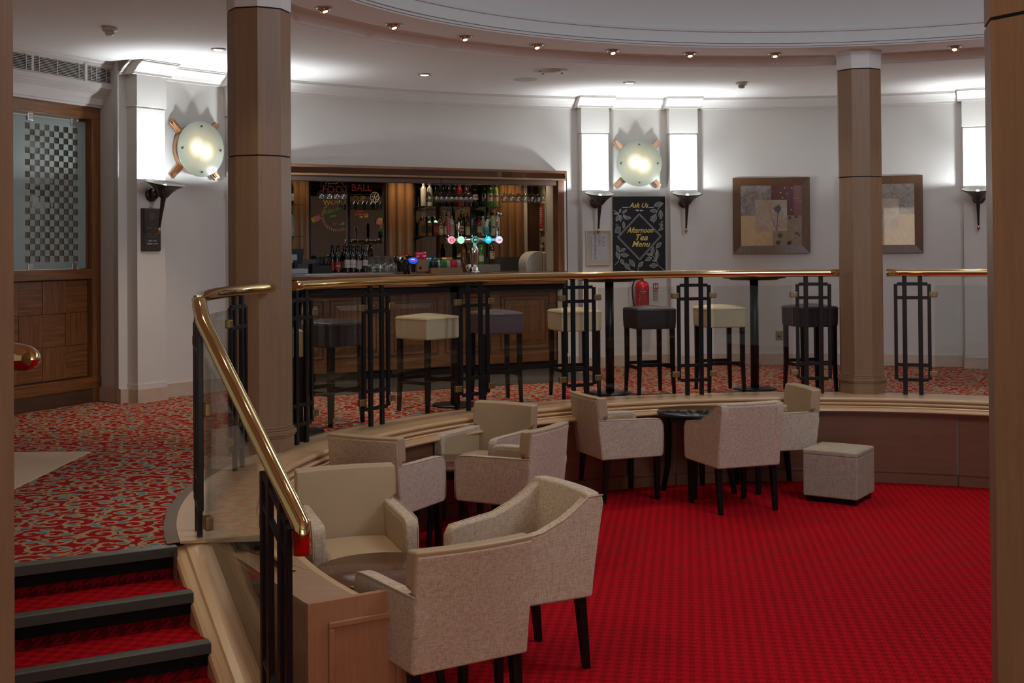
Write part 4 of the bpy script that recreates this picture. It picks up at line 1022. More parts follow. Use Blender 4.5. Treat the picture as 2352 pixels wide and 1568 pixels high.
for z in (.815, .785, .757): k.lathe([(.001, -.004), (.007, -.004)], 10, (-.020, 0, z), axis='y', smooth=False); k.box(-.008, .018, -.004, -.003, z - .004, z - .001); k.box(-.008, .012, -.004, -.003, z + .002, z + .005)
k.build('instructions', plain('sign_brown', (.20, .08, .07), .6), fs_)
# sockets low on the wall
for az, lab in ((84.4, 'brass socket plate low on the wall behind the dark stool'),):
    t = wall_empty('wall_socket', az, .33, lab, 'socket', 6.998); MB().box(-.04, .04, -.008, 0, -.05, .05).build('plate', M['brass_dull'], t, bevel=.003); MB().box(-.02, .02, -.010, -.008, -.02, .0).build('switch', M['black_plastic'], t)

# ================================================================== THE BAR  (local x along the front, y away from the camera)
def BE(name, s, o, z, lab, cat, grp=None, rz=0): return empty(name, BW(s, o, z), BR + rz, lab, cat, grp)
bc = BE('bar_counter', 0, 0, 0, 'oak panelled bar counter with dark polished top', 'bar counter')
S0, S1 = -.34, 3.19
MB().box(S0, S1, -.03, .66, 1.045, 1.09).build('countertop', wood('polished_counter_oak', (.20, .088, .035), (.07, .03, .013), 'x', 1, .18, .6), bc, bevel=.008)
MB().box(S0, S1, .01, .10, .955, 1.045).build('edge_board', M['oak_h'], bc, bevel=.004)
MB().box(S0, S1, .06, .16, .89, .955).build('shadow_board', M['black'], bc)  # black board stands in for the shadow gap under the counter edge
MB().box(S0, S1 - .02, .16, .20, .09, .90).build('front', M['oak_h'], bc)
MB().box(S0, S1 - .02, .22, .30, 0, .10).build('kick_plinth', M['dark_void'], bc)
MB().box(S1 - .04, S1 - .015, .16, .70, 0, 1.045).build('end_board', M['oak'], bc)
for i, x0 in enumerate((-.15, .475, 1.13, 1.765, 2.44)):
    x1 = x0 + (.56 if i < 4 else .62); z0, z1 = .235, .835
    p = empty('front_panel', (0, 0, 0)); p.parent = bc
    fr = MB(); t = .016
    for (a, b, c, d) in ((x0, x1, z1 - t, z1), (x0, x1, z0, z0 + t), (x0, x0 + t, z0, z1), (x1 - t, x1, z0, z1)): fr.box(a, b, .148, .16, c, d)
    fr.build('moulding', M['oak_deep'], p, bevel=.004)
    a, b, c, d = x0 + .06, x1 - .06, z0 + .06, z1 - .06
    MB().hexa([(a, .158, c), (b, .158, c), (b, .158, d), (a, .158, d)], [(a + .05, .146, c + .05), (b - .05, .146, c + .05), (b - .05, .146, d - .05), (a + .05, .146, d - .05)]).build('raised_field', M['oak'], p)
    fr = MB(); a, b, c, d = a - .012, b + .012, c - .012, d + .012; t = .007
    for (e, f_, g, h) in ((a, b, d - t, d), (a, b, c, c + t), (a, a + t, c, d), (b - t, b, c, d)): fr.box(e, f_, .154, .16, g, h)
    fr.build('inner_moulding', M['oak_deep'], p)
MB().box(.0, 1.46, .34, .66, 1.09, 1.104).build('steel_shelf', M['steel'], bc)
# canopy
cn = BE('bar_canopy', 0, 0, 0, 'oak framed canopy with a bronze mirror band over the bar', 'canopy')
MB().box(S0, 3.20, -.005, .42, 2.188, 2.208).build('top_board', M['oak_h'], cn, bevel=.003)
MB().box(S0, 3.20, -.01, .02, 2.180, 2.205).build('top_rail', M['oak_h'], cn, bevel=.004)
MB().box(S0, 3.20, -.012, .02, 2.098, 2.120).build('bottom_rail', M['flute'], cn, bevel=.004)
MB().box(3.175, 3.20, -.012, .42, 2.098, 2.205).build('end_rail', M['oak_h'], cn, bevel=.004)
MB().box(S0, 3.18, .008, .014, 2.118, 2.185).build('mirror_band', M['mirror_band'], cn)
MB().box(S0, 1.68, .05, .13, 2.045, 2.10).build('lintel', M['oak_deep'], cn, bevel=.003); MB().box(1.69, 3.18, .055, .13, 2.047, 2.10).build('lintel', M['oak_deep'], cn, bevel=.003)
jm = empty('trim_bar_jamb', BW(0, 0, 0), BR, kind='structure')
MB().box(3.115, 3.195, .04, .16, 1.09, 2.10).build('jamb', M['oak'], jm, bevel=.004); MB().box(3.195, 3.225, .05, .45, 1.0, 2.10).build('jamb_side', M['wall'], jm)
# room behind the bar
br = BE('wall_bar', 0, 0, 0, None, None); del_ = [br.pop(k, None) for k in ('label', 'category')]; tag(br, kind='structure')
MB().box(-.6, 4.3, 1.80, 1.86, 0, 2.45).build('back_wall', M['oak_deep'], br)
MB().box(-.62, -.56, .1, 1.85, 0, 2.45).build('side_wall', M['oak_deep'], br)
k = MB(); k.hexa([(3.235, .30, 0), (3.86, 1.80, 0), (3.93, 1.80, 0), (3.31, .30, 0)], [(3.235, .30, 2.2), (3.86, 1.80, 2.2), (3.93, 1.80, 2.2), (3.31, .30, 2.2)]); k.hexa([(3.15, .13, 0), (3.235, .30, 0), (3.31, .30, 0), (3.20, .13, 0)], [(3.15, .13, 2.1), (3.235, .30, 2.1), (3.31, .30, 2.1), (3.20, .13, 2.1)]); k.hexa([(3.45, .80, 2.2), (3.86, 1.80, 2.2), (3.93, 1.80, 2.2), (3.52, .80, 2.2)], [(3.45, .80, 2.43), (3.86, 1.80, 2.43), (3.93, 1.80, 2.43), (3.52, .80, 2.43)]); k.build('right_wall', plain('cream_bar_wall', (.50, .43, .35), .7), br)
MB().box(-.6, 4.3, .42, 1.85, 2.42, 2.46).build('bar_ceiling', plain('bar_ceiling', (.30, .26, .22), .8), br)
MB().box(3.595, 3.635, 1.70, 1.80, 0, 2.42).build('white_upright', M['white_plastic'], br)
MB().box(3.66, 3.84, 1.76, 1.80, 0, 2.2).build('door_leaf', M['oak_deep'], br); MB().box(3.635, 3.665, 1.73, 1.80, 0, 2.2).build('door_frame', M['oak'], br); MB().box(3.635, 3.86, 1.73, 1.80, 2.16, 2.22).build('door_head', M['oak'], br)
fbk = MB().box(-.6, 3.9, .66, 1.8, .0, .02).build('bar_floor', M['mat_floor'], br)
# back counter with fluted oak columns, mirrors and glass shelves
bk = BE('back_bar', 0, 0, 0, 'back bar with fluted oak columns, mirrors and a grey upstand', 'back bar')
MB().box(-.5, 3.59, 1.22, 1.78, 1.03, 1.075).build('back_counter', M['steel'], bk); MB().box(-.5, 3.59, 1.30, 1.78, 0, 1.03).build('back_cupboards', M['oak_deep'], bk)
MB().box(-.5, 3.59, 1.66, 1.78, 1.075, 1.245).build('upstand', M['slate'], bk)
def flutes(xs, r):
    for x in xs:
        k = MB(); vs = []; n_ = 10
        for z in (1.245, 2.42):
            for i in range(n_ + 1): a = pi + pi * i / n_; vs.append((x + r * cos(a), 1.72 + r * sin(a) * .8, z))
        k.add(vs, [(i, i + 1, n_ + 2 + i, n_ + 1 + i) for i in range(n_)], True); k.build('flute', M['flute'], bk)
flutes((.60, .70, -.05, .05, -.2), .052); flutes((1.80, 1.915, 2.03), .058); flutes((3.17, 3.29, 3.41, 3.52), .058)
MB().box(-.5, .78, 1.70, 1.79, 1.245, 2.42).build('back_board', M['flute'], bk)
MB().box(1.73, 2.10, 1.71, 1.79, 1.245, 2.42).build('back_board', M['flute'], bk); MB().box(3.08, 3.59, 1.71, 1.79, 1.245, 2.42).build('back_board', M['flute'], bk)
for x0, x1 in ((.80, 1.255), (1.285, 1.715), (2.12, 2.60), (2.625, 3.07)): MB().box(x0, x1, 1.735, 1.745, 1.25, 2.40).build('mirror', M['mirror'], bk)
for x in (.79, 1.27, 1.722, 2.105, 2.612, 3.075): MB().box(x - .016, x + .016, 1.71, 1.75, 1.245, 2.42).build('mirror_upright', M['black'], bk)
for z, lab in ((1.855, 1), (1.503, 2)):
    MB().box(2.07, 3.14, 1.38, 1.70, z - .008, z).build('glass_shelf', M['shelfglass'], bk)
    for x in (2.105, 2.612, 3.08): MB().hexa([(x - .006, 1.70, z - .05), (x + .006, 1.70, z - .05), (x + .006, 1.72, z - .05), (x - .006, 1.72, z - .05)], [(x - .006, 1.40, z - .008), (x + .006, 1.40, z - .008), (x + .006, 1.72, z - .008), (x - .006, 1.72, z - .008)]).build('shelf_bracket', M['black'], bk)
    MB().box(-.2, .60, 1.38, 1.70, z - .008, z).build('glass_shelf', M['shelfglass'], bk)
# chalk pen writing on the mirror
red_ = plain('pen_red', (.85, .14, .12), .5); yel = plain('pen_yellow', (.80, .62, .08), .5); grn = plain('pen_green', (.20, .62, .20), .5); org = plain('pen_orange', (.75, .33, .10), .5); wht = plain('pen_white', (.85, .80, .72), .5); pur = plain('pen_purple', (.30, .16, .40), .5)
def MT(s_, size, x, z, m, rot=0, sh=0): 
    o = text(s_, size, (x, 1.731, z), bk, m, rot=(pi / 2, 0, 0), shear=sh, off=.0006, name='mirror_lettering'); o.rotation_euler = (pi / 2, -rot, 0); return o
MT('FOOT', .12, 1.115, 2.045, red_); MT('BALL', .115, 1.435, 2.07, red_); MT('WORLD', .085, 1.12, 1.90, yel, .05); MT('CUP', .085, 1.40, 1.945, yel)
MT('PIZZA 4PM', .045, 1.08, 1.80, grn, .25, .2); MT('soup...', .04, 1.09, 1.745, grn, .2, .2); MT('most', .036, 1.42, 1.80, red_, .02, .2); MT('homemade', .036, 1.43, 1.765, red_, .02, .2); MT('Sat 105', .036, 1.46, 1.735, yel, .05, .2)
MT('sip', .045, 1.10, 1.655, pur, .2, .2); MT('rob', .045, 1.19, 1.65, grn, .3, .2)
k = MB()
for i in range(26):
    a = rad(80 + i * 8.6); x, z = 1.13 + .16 * cos(a), 1.74 + .15 * sin(a); line2(k, (x, z), (x + .035 * cos(a + .6), z + .035 * sin(a + .6)), .0035, 1.7315)
k.build('laurel_drawing', org, bk)
k = MB()
for i in range(28): a, b = 2 * pi * i / 28, 2 * pi * (i + 1) / 28; line2(k, (1.60 + .055 * cos(a), 1.965 + .058 * sin(a)), (1.60 + .055 * cos(b), 1.965 + .058 * sin(b)), .003, 1.731)
for i in range(5):
    a = rad(72 * i + 90); line2(k, (1.60, 1.965), (1.60 + .022 * cos(a), 1.965 + .022 * sin(a)), .0025, 1.731); line2(k, (1.60 + .022 * cos(a), 1.965 + .022 * sin(a)), (1.60 + .05 * cos(a + .3), 1.965 + .05 * sin(a + .3)), .0025, 1.731); line2(k, (1.60 + .022 * cos(a), 1.965 + .022 * sin(a)), (1.60 + .05 * cos(a - .3), 1.965 + .05 * sin(a - .3)), .0025, 1.731)
k.build('football_drawing', wht, bk)
k = MB(); pts = [(.99, 2.105), (1.02, 2.145), (1.03, 2.115), (1.14, 2.12), (1.16, 2.15), (1.2, 2.11)]
for a, b in zip(pts[:-1], pts[1:]): line2(k, a, b, .003, 1.731)
k.build('white_scribble', wht, bk)
for (x, z, c, a, nm) in ((.855, 1.70, (.40, .36, .05), .5, 'yellow'), (.895, 1.715, (.50, .14, .16), .6, 'pink'), (1.675, 1.69, (.45, .40, .07), -.1, 'yellow'), (1.652, 1.672, (.50, .14, .22), -.12, 'pink')):
    n_ = empty('sticky_note', BW(x, 1.729 - (.003 if nm == 'pink' else 0), z), BR, f'{nm} sticky note on the {"left" if x < 1.2 else "right"} side of the written mirror', 'note')
    q = MB().box(-.035, .035, -.0015, 0, -.03, .03).build('sheet', plain('note_' + nm, c, .7), n_); q.rotation_euler = (0, -a, 0)

# --- bottles
ORD = 'first second third fourth fifth sixth seventh eighth ninth tenth eleventh twelfth thirteenth fourteenth fifteenth sixteenth'.split()
def bottle_mesh(kind):
    P = {'wine': [(.001, 0), (.031, 0), (.033, .006), (.033, .185), (.030, .205), (.018, .228), (.015, .24), (.0145, .30), (.001, .30)],
         'spirit': [(.001, 0), (.033, 0), (.035, .006), (.035, .165), (.031, .19), (.016, .215), (.014, .255), (.001, .255)],
         'tall': [(.001, 0), (.033, 0), (.035, .006), (.035, .20), (.029, .225), (.015, .245), (.014, .28), (.001, .28)],
         'square': [(.001, 0), (.034, 0), (.035, .006), (.035, .16), (.030, .175), (.016, .20), (.015, .245), (.001, .245)]}[kind]
    return P
BM = {}
def gmat(name, c, r=.06): return plain(name, c, r, 0, .05, **{'Coat Weight': .8, 'Coat Roughness': .03})
GL = dict(dark=gmat('bottle_black_green', (.008, .010, .008)), clear=gmat('bottle_clear_gin', (.42, .40, .36), .15), amber=gmat('bottle_amber_whisky', (.16, .055, .015)), brown=gmat('bottle_brown', (.055, .022, .010)),
          red=gmat('bottle_red_liqueur', (.34, .015, .02)), green=gmat('bottle_green', (.03, .20, .03)), lime=gmat('bottle_pale_green', (.30, .42, .12)), white=gmat('bottle_white', (.50, .48, .42), .3), pink=gmat('bottle_pinkish', (.30, .16, .13)), purple=gmat('bottle_purple', (.06, .02, .045)))
LB = dict(white=(.46, .43, .40), cream=(.46, .37, .24), red=(.38, .03, .04), black=(.015, .014, .014), pink=(.40, .25, .23), grey=(.30, .29, .28), tealw=(.3, .4, .36))
def bottle(s, o, z, kind, glass, labc, lab, cap='black', lz=(.045, .125), hs=1.0, grp=None, rows=None, pour=False, disc=False):
    key = (kind, glass, labc, cap, lz, rows, pour, disc)
    t = BE('bottle', s, o, z, lab, 'bottle', grp, rz=random.uniform(-3, 3)); t.scale = (1, 1, hs)
    if key not in BM:
        P = bottle_mesh(kind); R = P[2][0]; Hh = P[-1][1]; ms = []
        n_ = 4 if kind == 'square' else 20
        b = MB()
        if kind == 'square':
            b.lathe([(r_ * 1.20 if i < 6 and r_ > .02 else r_, z_) for i, (r_, z_) in enumerate(P)], 4, mat=Matrix.Rotation(pi / 4, 4, 'Z'), smooth=False)
        else: b.lathe(P, n_)
        ms.append(('body', b.mesh('bottle_body', GL[glass])))
        if labc:
            lm = plain('label_' + labc, LB[labc], .6)
            k = MB()
            if disc:
                k.add([((R + .0012) * sin(rad(x)), -(R + .0012) * cos(rad(x)), (lz[0] + lz[1]) / 2 + .034 * sin(a)) for a in [i * pi / 7 for i in range(14)] for x in [50 * cos(a)]], [tuple(range(14))])
            elif kind == 'square': k.box(-R * .8, R * .8, -R * .925 - .0015, -R * .9, lz[0], lz[1])
            else: k.sweep([(R + .0008, lz[0]), (R + .0008, lz[1])], -160, -20, 10, cx=0, cy=0)
            ms.append(('label', k.mesh('bottle_label', lm)))
            if rows:
                k = MB()
                for (za, zb_, aa) in rows: k.sweep([(R + .0014, lz[0] + (lz[1] - lz[0]) * za), (R + .0014, lz[0] + (lz[1] - lz[0]) * zb_)], -90 - aa, -90 + aa, 6, cx=0, cy=0)
                ms.append(('label_print', k.mesh('bottle_print', plain('label_print_' + labc, (.24, .03, .03) if labc in ('cream', 'white') else (.35, .30, .22), .6))))
        cm = {'black': M['black_plastic'], 'gold': M['brass_dull'], 'white': M['white_plastic'], 'red': M['red_enamel']}[cap]
        k = MB(); c0 = Hh - (.065 if kind == 'wine' else .030); k.lathe([(.0155, c0), (.0165, c0 + .002), (.0165, Hh + .003), (.001, Hh + .003)], 14)
        if pour: k.tube([(0, 0, Hh), (0, 0, Hh + .03), (.012, 0, Hh + .055)], .005, 6)
        ms.append(('cap', k.mesh('bottle_cap', cm)))
        BM[key] = ms
    for nm, me in BM[key]:
        o_ = bpy.data.objects.new(nm, me); COL.objects.link(o_); o_.parent = t
    return t
G1 = 'bottles on the upper glass shelf'; Z1 = 1.856
for s, gl_, lb, lab, kd, kw in [
    (2.135, 'white', 'white', 'white frosted bottle at the left end of the upper glass shelf', 'tall', dict(cap='white')), (2.215, 'white', 'grey', 'white frosted bottle with grey label, second on the upper glass shelf', 'tall', dict(cap='white', disc=True)),
    (2.30, 'dark', None, 'first from the left of the dark bottles behind the hanging narrow glasses', 'tall', {}), (2.38, 'dark', None, 'second from the left of the dark bottles behind the hanging narrow glasses', 'tall', {}), (2.455, 'dark', None, 'third from the left of the dark bottles behind the hanging narrow glasses', 'tall', {}),
    (2.53, 'dark', None, 'fourth from the left of the dark bottles behind the hanging narrow glasses', 'tall', {}), (2.605, 'red', None, 'red liqueur bottle on the upper glass shelf', 'tall', dict(cap='red')), (2.70, 'purple', None, 'dark purple bottle right of the red liqueur bottle', 'tall', {}),
    (2.82, 'dark', 'white', 'black bottle with square white label on the upper glass shelf', 'tall', dict(lz=(.085, .150), rows=((.45, .7, 45),))), (2.925, 'dark', 'white', 'black bottle with round white label on the upper glass shelf', 'tall', dict(lz=(.10, .17), disc=True)),
    (3.015, 'green', 'white', 'green vermouth bottle with arched white label on the upper glass shelf', 'tall', dict(lz=(.07, .17), rows=((.55, .72, 40),))), (3.095, 'lime', 'white', 'pale green bottle at the right end of the upper glass shelf', 'tall', dict(lz=(.07, .17), rows=((.55, .72, 40),)))]:
    bottle(s, 1.52, Z1, kd, gl_, lb, lab, grp=G1, hs=.98, **kw)
G2 = 'bottles on the lower glass shelf'; Z2 = 1.504
for i, (s, gl_, lb, lab, kd, kw) in enumerate([
    (2.125, 'amber', 'black', 'whisky bottle with black label at the left end of the lower glass shelf', 'square', dict(cap='gold')), (2.205, 'amber', 'black', 'whisky bottle with black label, second on the lower glass shelf', 'square', dict(cap='gold')),
    (2.285, 'brown', 'red', 'brown whisky bottle with red label on the lower glass shelf', 'square', dict(cap='gold')), (2.36, 'amber', 'cream', 'amber bottle with tall cream label on the lower glass shelf', 'spirit', dict(lz=(.02, .13), rows=((.7, .85, 40), (.1, .16, 60)))),
    (2.435, 'amber', 'cream', 'amber bottle with cream label behind the red tap handle', 'spirit', dict(lz=(.02, .12), cap='gold')), (2.505, 'clear', 'pink', 'clear bottle with pink label behind the slim silver tap handle', 'spirit', dict(lz=(.05, .15), cap='gold')),
    (2.63, 'brown', 'cream', 'brown whiskey bottle with cream label left of the black tap handle', 'tall', dict(lz=(.03, .13), rows=((.05, .35, 60), (.6, .75, 40)), pour=True)), (2.715, 'amber', 'cream', 'amber bottle behind the black tap handle', 'spirit', dict(lz=(.01, .12), pour=True)),
    (2.80, 'brown', 'black', 'square dark whiskey bottle with black label on the lower glass shelf', 'square', dict(lz=(.02, .13))), (2.865, 'red', 'cream', 'reddish bottle behind the white and teal tap handle', 'spirit', dict(pour=True)),
    (2.925, 'clear', 'tealw', 'clear bottle right of the teal tap handle', 'spirit', dict(cap='white')), (2.99, 'green', 'black', 'green liqueur bottle with black and red label on the lower glass shelf', 'square', dict(cap='gold')),
    (3.055, 'white', 'white', 'white bottle with red emblem behind the curved silver tap handle', 'tall', dict(rows=((.6, .9, 25),))), (3.12, 'white', 'white', 'white coconut rum bottle at the right end of the lower glass shelf', 'tall', dict(lz=(.03, .12), rows=((.3, .8, 18),), pour=True))]):
    bottle(s, 1.53, Z2, kd, gl_, lb, lab, grp=G2, hs=.93 if i < 11 else 1.0, **kw)
for s, z, gl_, lab in ((.50, Z1, 'dark', 'dark bottle on the upper shelf left of the mirror'), (.50, Z2, 'clear', 'pale bottle on the lower shelf left of the mirror')): bottle(s, 1.5, z, 'tall', gl_, 'white', lab)
bx = BE('grey_box', 2.83, 1.36, 1.075, 'flat grey box on the back counter under three bottles', 'box'); MB().box(-.20, .20, -.08, .08, 0, .082).build('body', plain('grey_card', (.22, .20, .19), .7), bx, bevel=.003)
for s, o_, z, gl_, lb, lab, kw in ((2.615, 1.44, 1.076, 'amber', None, 'half full amber bottle left of the beer tap column', dict(hs=1.2)), (2.81, 1.36, 1.157, 'green', 'white', 'dark green bottle with white label right of the beer tap column', dict(lz=(.04, .11))),
                              (2.955, 1.36, 1.157, 'brown', 'cream', 'brown whiskey bottle with cream label on the grey box', dict(lz=(.07, .16), rows=((.4, .55, 12), (.8, .9, 45)), cap='gold'))): bottle(s, o_, z, 'tall', gl_, lb, lab, **kw)
cp_ = BE('glass_mug', 2.62, 1.25, 1.075, 'pale mug behind the left foot of the beer tap', 'mug'); MB().lathe([(.03, 0), (.035, .005), (.036, .09), (.033, .09), (.032, .008), (.001, .006)], 20).build('body', M['white_plastic'], cp_)
MB().tube([(-.034, 0, .075), (-.06, 0, .07), (-.065, 0, .045), (-.055, 0, .025), (-.034, 0, .02)], .005, 8).build('handle', M['white_plastic'], cp_)
GW = 'wine bottles on the pink bar runner'
rn = BE('bar_runner', 0, 0, 1.104, 'pink bar runner under the wine bottles', 'mat'); MB().box(.57, 1.03, .36, .60, 0, .004).build('cloth', plain('pink_runner', (.50, .14, .13), .8), rn)
for s, o_, lb, lab, kw in ((.655, .42, 'red', 'red labelled wine bottle in the front row on the bar', dict(lz=(.03, .125), rows=((.42, .60, 60),))), (.615, .46, 'red', 'red labelled wine bottle at the left end behind the front row', dict(lz=(.03, .125))),
                           (.76, .42, 'white', 'wine bottle with white label and red line, second in the front row', dict(lz=(.055, .145), rows=((.36, .40, 70),))), (.825, .42, 'white', 'wine bottle with divided white label, third in the front row', dict(lz=(.055, .145), rows=((.42, .45, 70),))),
                           (.892, .42, 'grey', 'wine bottle with plain grey label, fourth in the front row', dict(lz=(.04, .135))), (.962, .42, 'white', 'wine bottle with short white label at the right end of the front row', dict(lz=(.075, .14), rows=((.5, .54, 40),)))):
    bottle(s, o_, 1.108, 'wine', 'dark', lb, lab, grp=GW, hs=.93, **kw)
for i in range(6): bottle(.64 + i * .068, .535, 1.108, 'wine', 'dark', 'white', f'{ORD[i]} from the left of the black capped wine bottles in the back row', grp='wine bottles in the back row', hs=.96)

# --- stemware
def wineglass_prof(): return [(.030, 0), (.031, .002), (.006, .006), (.0038, .02), (.0038, .075), (.008, .082), (.026, .095), (.036, .115), (.038, .135), (.035, .160), (.031, .178), (.030, .178), (.034, .158), (.036, .134), (.034, .116), (.024, .098), (.001, .086)]
def flute_prof(): return [(.028, 0), (.029, .002), (.005, .005), (.0035, .02), (.0035, .070), (.008, .078), (.020, .100), (.030, .130), (.031, .150), (.027, .185), (.026, .185), (.029, .15), (.028, .13), (.018, .10), (.001, .082)]
gm = {}
gm['wine'] = MB().lathe(wineglass_prof(), 20).mesh('wine_glass', M['wineglass']); gm['flute'] = MB().lathe(flute_prof(), 18).mesh('flute_glass', M['wineglass'])
def glass(s, o_, z, kind, lab, grp, up=False, sc=1.0):
    g = bpy.data.objects.new('wine_glass' if kind == 'wine' else 'flute_glass', gm[kind]); COL.objects.link(g); g.location = BW(s, o_, z); g.scale = (sc, sc, sc)
    if up: g.rotation_euler = (pi, 0, 0)
    tag(g, lab, 'glass', grp)
rk = BE('glass_rack', 0, 0, 0, 'brass rails under the bar beam holding hanging glasses', 'rack')
for o_ in (.27, .33, .39): MB().tube([(.3, o_, 2.062), (3.1, o_, 2.062)], .004, 6).build('rail', M['brass_dull'], rk)
for s in (.32, 1.0, 1.6, 2.3, 3.08): MB().box(s - .01, s + .01, .26, .40, 2.062, 2.10).build('hanger', M['brass_dull'], rk)
for i_, s in enumerate((.435, .52, .601, .678)): glass(s, .30, 2.055, 'wine', f'{ORD[i_]} from the left of the wine glasses hanging before the written mirror', 'wine glasses hanging at the left', True, 1.08)
for i_, s in enumerate((1.682, 1.765, 1.825, 1.884, 1.942, 2.002, 2.062, 2.122, 2.182)): glass(s, .36, 2.055, 'flute', f'{ORD[i_]} from the left in the front row of narrow hanging glasses', 'narrow glasses hanging in the middle', True, 1.05)
for i_, s in enumerate((1.72, 1.85, 1.97, 2.09, 2.21)): glass(s, .46, 2.055, 'flute', f'{ORD[i_]} from the left in the rear row of narrow hanging glasses', 'narrow glasses hanging in the middle', True, 1.05)
for i_, s in enumerate((2.577, 2.665, 2.752, 2.839, 2.927, 3.015)): glass(s, .30, 2.055, 'wine', f'{ORD[i_]} from the left of the wine glasses hanging at the right end of the bar', 'wine glasses hanging at the right', True, 1.08)
glass(3.09, .34, 2.055, 'flute', 'single narrow glass hanging beside the white bar wall', None, True, .95)
for k, s in enumerate((1.055, 1.135, 1.215, 1.295)):
    for j in range(2): glass(s + .012 * j, .42 + .085 * j, 1.106 + .178 * .95, 'wine', f'{ORD[k]} upturned wine glass from the left in the {"front" if j == 0 else "rear"} row on the bar', 'upturned glasses on the bar', True, .95)
for k in range(9):
    glass(1.02 + k * .072, 1.30, 1.077 + .178 * 1.0, 'wine', f'{ORD[k]} upturned wine glass from the left on the back counter', 'upturned glasses on the back counter', True, 1.0)
# --- beer tap
bt = BE('beer_tap', 2.147, .20, 1.09, 'chrome T shaped beer tap with five lit round badges', 'beer tap')
MB().lathe([(.075, 0), (.077, .01), (.068, .018), (.055, .03), (.050, .052), (.036, .065), (.038, .09), (.050, .20), (.056, .24), (.050, .262), (.032, .285), (.025, .30), (.028, .33), (.001, .34)], 32).build('column', M['chrome'], bt)
MB().tube([(-.335, 0, .355), (.33, 0, .355)], .031, 20).build('crossbar', M['chrome'], bt)
for x in (-.31, -.2, -.01, .15, .285): MB().lathe([(.001, -.038), (.034, -.030), (.040, 0), (.034, .030), (.001, .038)], 18, (x, 0, .355), axis='x').build('collar', M['chrome'], bt)
HD = [(-.312, 'red_enamel', .225, 'flat'), (-.192, 'chrome', .17, 'cone'), (-.028, 'black_plastic', .22, 'cyl'), (.147, 'teal', .20, 'goose'), (.278, 'chrome', .31, 'bend')]
M['teal'] = plain('teal_plastic', (.02, .22, .22), .35); M['pump_red'] = plain('crimson_handle', (.40, .01, .05), .35)
for x, m, h, kd in HD:
    z0 = .385
    MB().lathe([(.014, z0 - .01), (.008, z0), (.010, z0 + .02), (.006, z0 + .03)], 12, (x, 0, 0)).build('lever_stem', M['chrome'], bt)
    if kd == 'flat':
        hb = MB().box(x - .018, x + .016, -.012, .012, z0 + .025, z0 + h).build('handle', M['pump_red'], bt, bevel=.004)
        for i in range(5): MB().lathe([(.001, -.0135), (.005, -.0135), (.005, -.012)], 8, (x - .001, 0, z0 + .07 + i * .03), axis='y').build('star_dot', M['paper'], hb)
    elif kd == 'cone': MB().lathe([(.008, z0 + .02), (.013, z0 + .08), (.020, z0 + h), (.001, z0 + h + .004)], 16, (x, 0, 0)).build('handle', M['chrome'], bt)
    elif kd == 'cyl': MB().lathe([(.008, z0 + .02), (.020, z0 + .05), (.022, z0 + h - .03), (.010, z0 + h), (.001, z0 + h)], 16, (x, 0, 0)).build('handle', M['black_plastic'], bt)
    elif kd == 'goose':
        MB().lathe([(.012, z0 + .02), (.032, z0 + .04), (.033, z0 + .105), (.030, z0 + .11)], 16, (x, 0, 0)).build('handle', M['teal'], bt)
        MB().tube([(x, 0, z0 + .10), (x + .006, 0, z0 + .14), (x + .018, 0, z0 + .18), (x + .036, -.008, z0 + .185)], [.026, .018, .017, .016], 12).build('handle_top', M['white_plastic'], bt)
        MB().lathe([(.001, -.030), (.013, -.028), (.014, -.01)], 12, (x + .036, 0, z0 + .185), axis='y').build('orange_knob', plain('orange_plastic', (.45, .20, .05), .4), bt)
    else:
        MB().tube([(x, 0, z0 + .02), (x + .004, 0, z0 + .20), (x + .014, 0, z0 + .26), (x + .036, -.01, z0 + .265)], .012, 12).build('handle', M['chrome'], bt)
        MB().lathe([(.001, -.02), (.022, -.018), (.024, .0), (.001, .002)], 18, (x + .044, -.01, z0 + .252), axis='y').build('handle_disc', M['steel'], bt)
badge = [(-.296, (.75, .20, .28), (.9, .6, .7), 'Madri', (1, 1, 1), None), (-.183, (.45, .95, .62), (.55, 1, .7), 'Kopparberg', (.02, .2, .1), (.25, .8, .05)), (-.010, (.006, .045, .06), (.05, .45, .2), "BECK'S", (1, 1, 1), (.8, .1, .2)),
         (.149, (.01, .50, .66), (.02, .45, .6), 'ATLANTIC', (1, 1, 1), (.9, 1, 1)), (.283, (.62, .72, .95), (.45, .58, .9), 'STELLA', (.7, .05, .1), None)]
for x, c, rim, tx_, tc, dot in badge:
    em = emis('badge_glow_%d' % int((x + 1) * 1000), c, .95); er = emis('badge_rim_%d' % int((x + 1) * 1000), rim, .8)
    b = MB().lathe([(.001, -.052), (.039, -.052), (.041, -.048), (.034, -.02), (.001, -.01)], 28, (x, 0, .355), axis='y').build('badge', er, bt)
    MB().lathe([(.001, -.0535), (.035, -.0535), (.035, -.052)], 26, (x, 0, .355), axis='y').build('badge_face', em, b)
    wt = emis('badge_text_%d' % int((x + 1) * 1000), tc, .9 if sum(tc) > 1 else .2)
    if tx_ in ('Madri', 'STELLA'): MB().box(x - .022, x + .022, -.0545, -.0535, .342, .366).build('badge_band', emis('badge_band', (.65, .03, .06), .7), b)
    text(tx_, .013 if len(tx_) > 6 else .016, (x, -.0555, .354), b, wt if tx_ != 'STELLA' else emis('badge_text_w', (1, .9, .9), .9), sx=.8)
    if dot: MB().lathe([(.001, -.0545), (.006, -.0545), (.006, -.0535)], 10, (x, 0, .375), axis='y').build('badge_mark', emis('badge_mark_%d' % int((x + 1) * 1000), dot, .8), b)
sd_ = BE('soft_drink_tap', 1.372, .12, 1.09, 'chrome soft drink tap with a glowing blue oval front', 'drink tap')
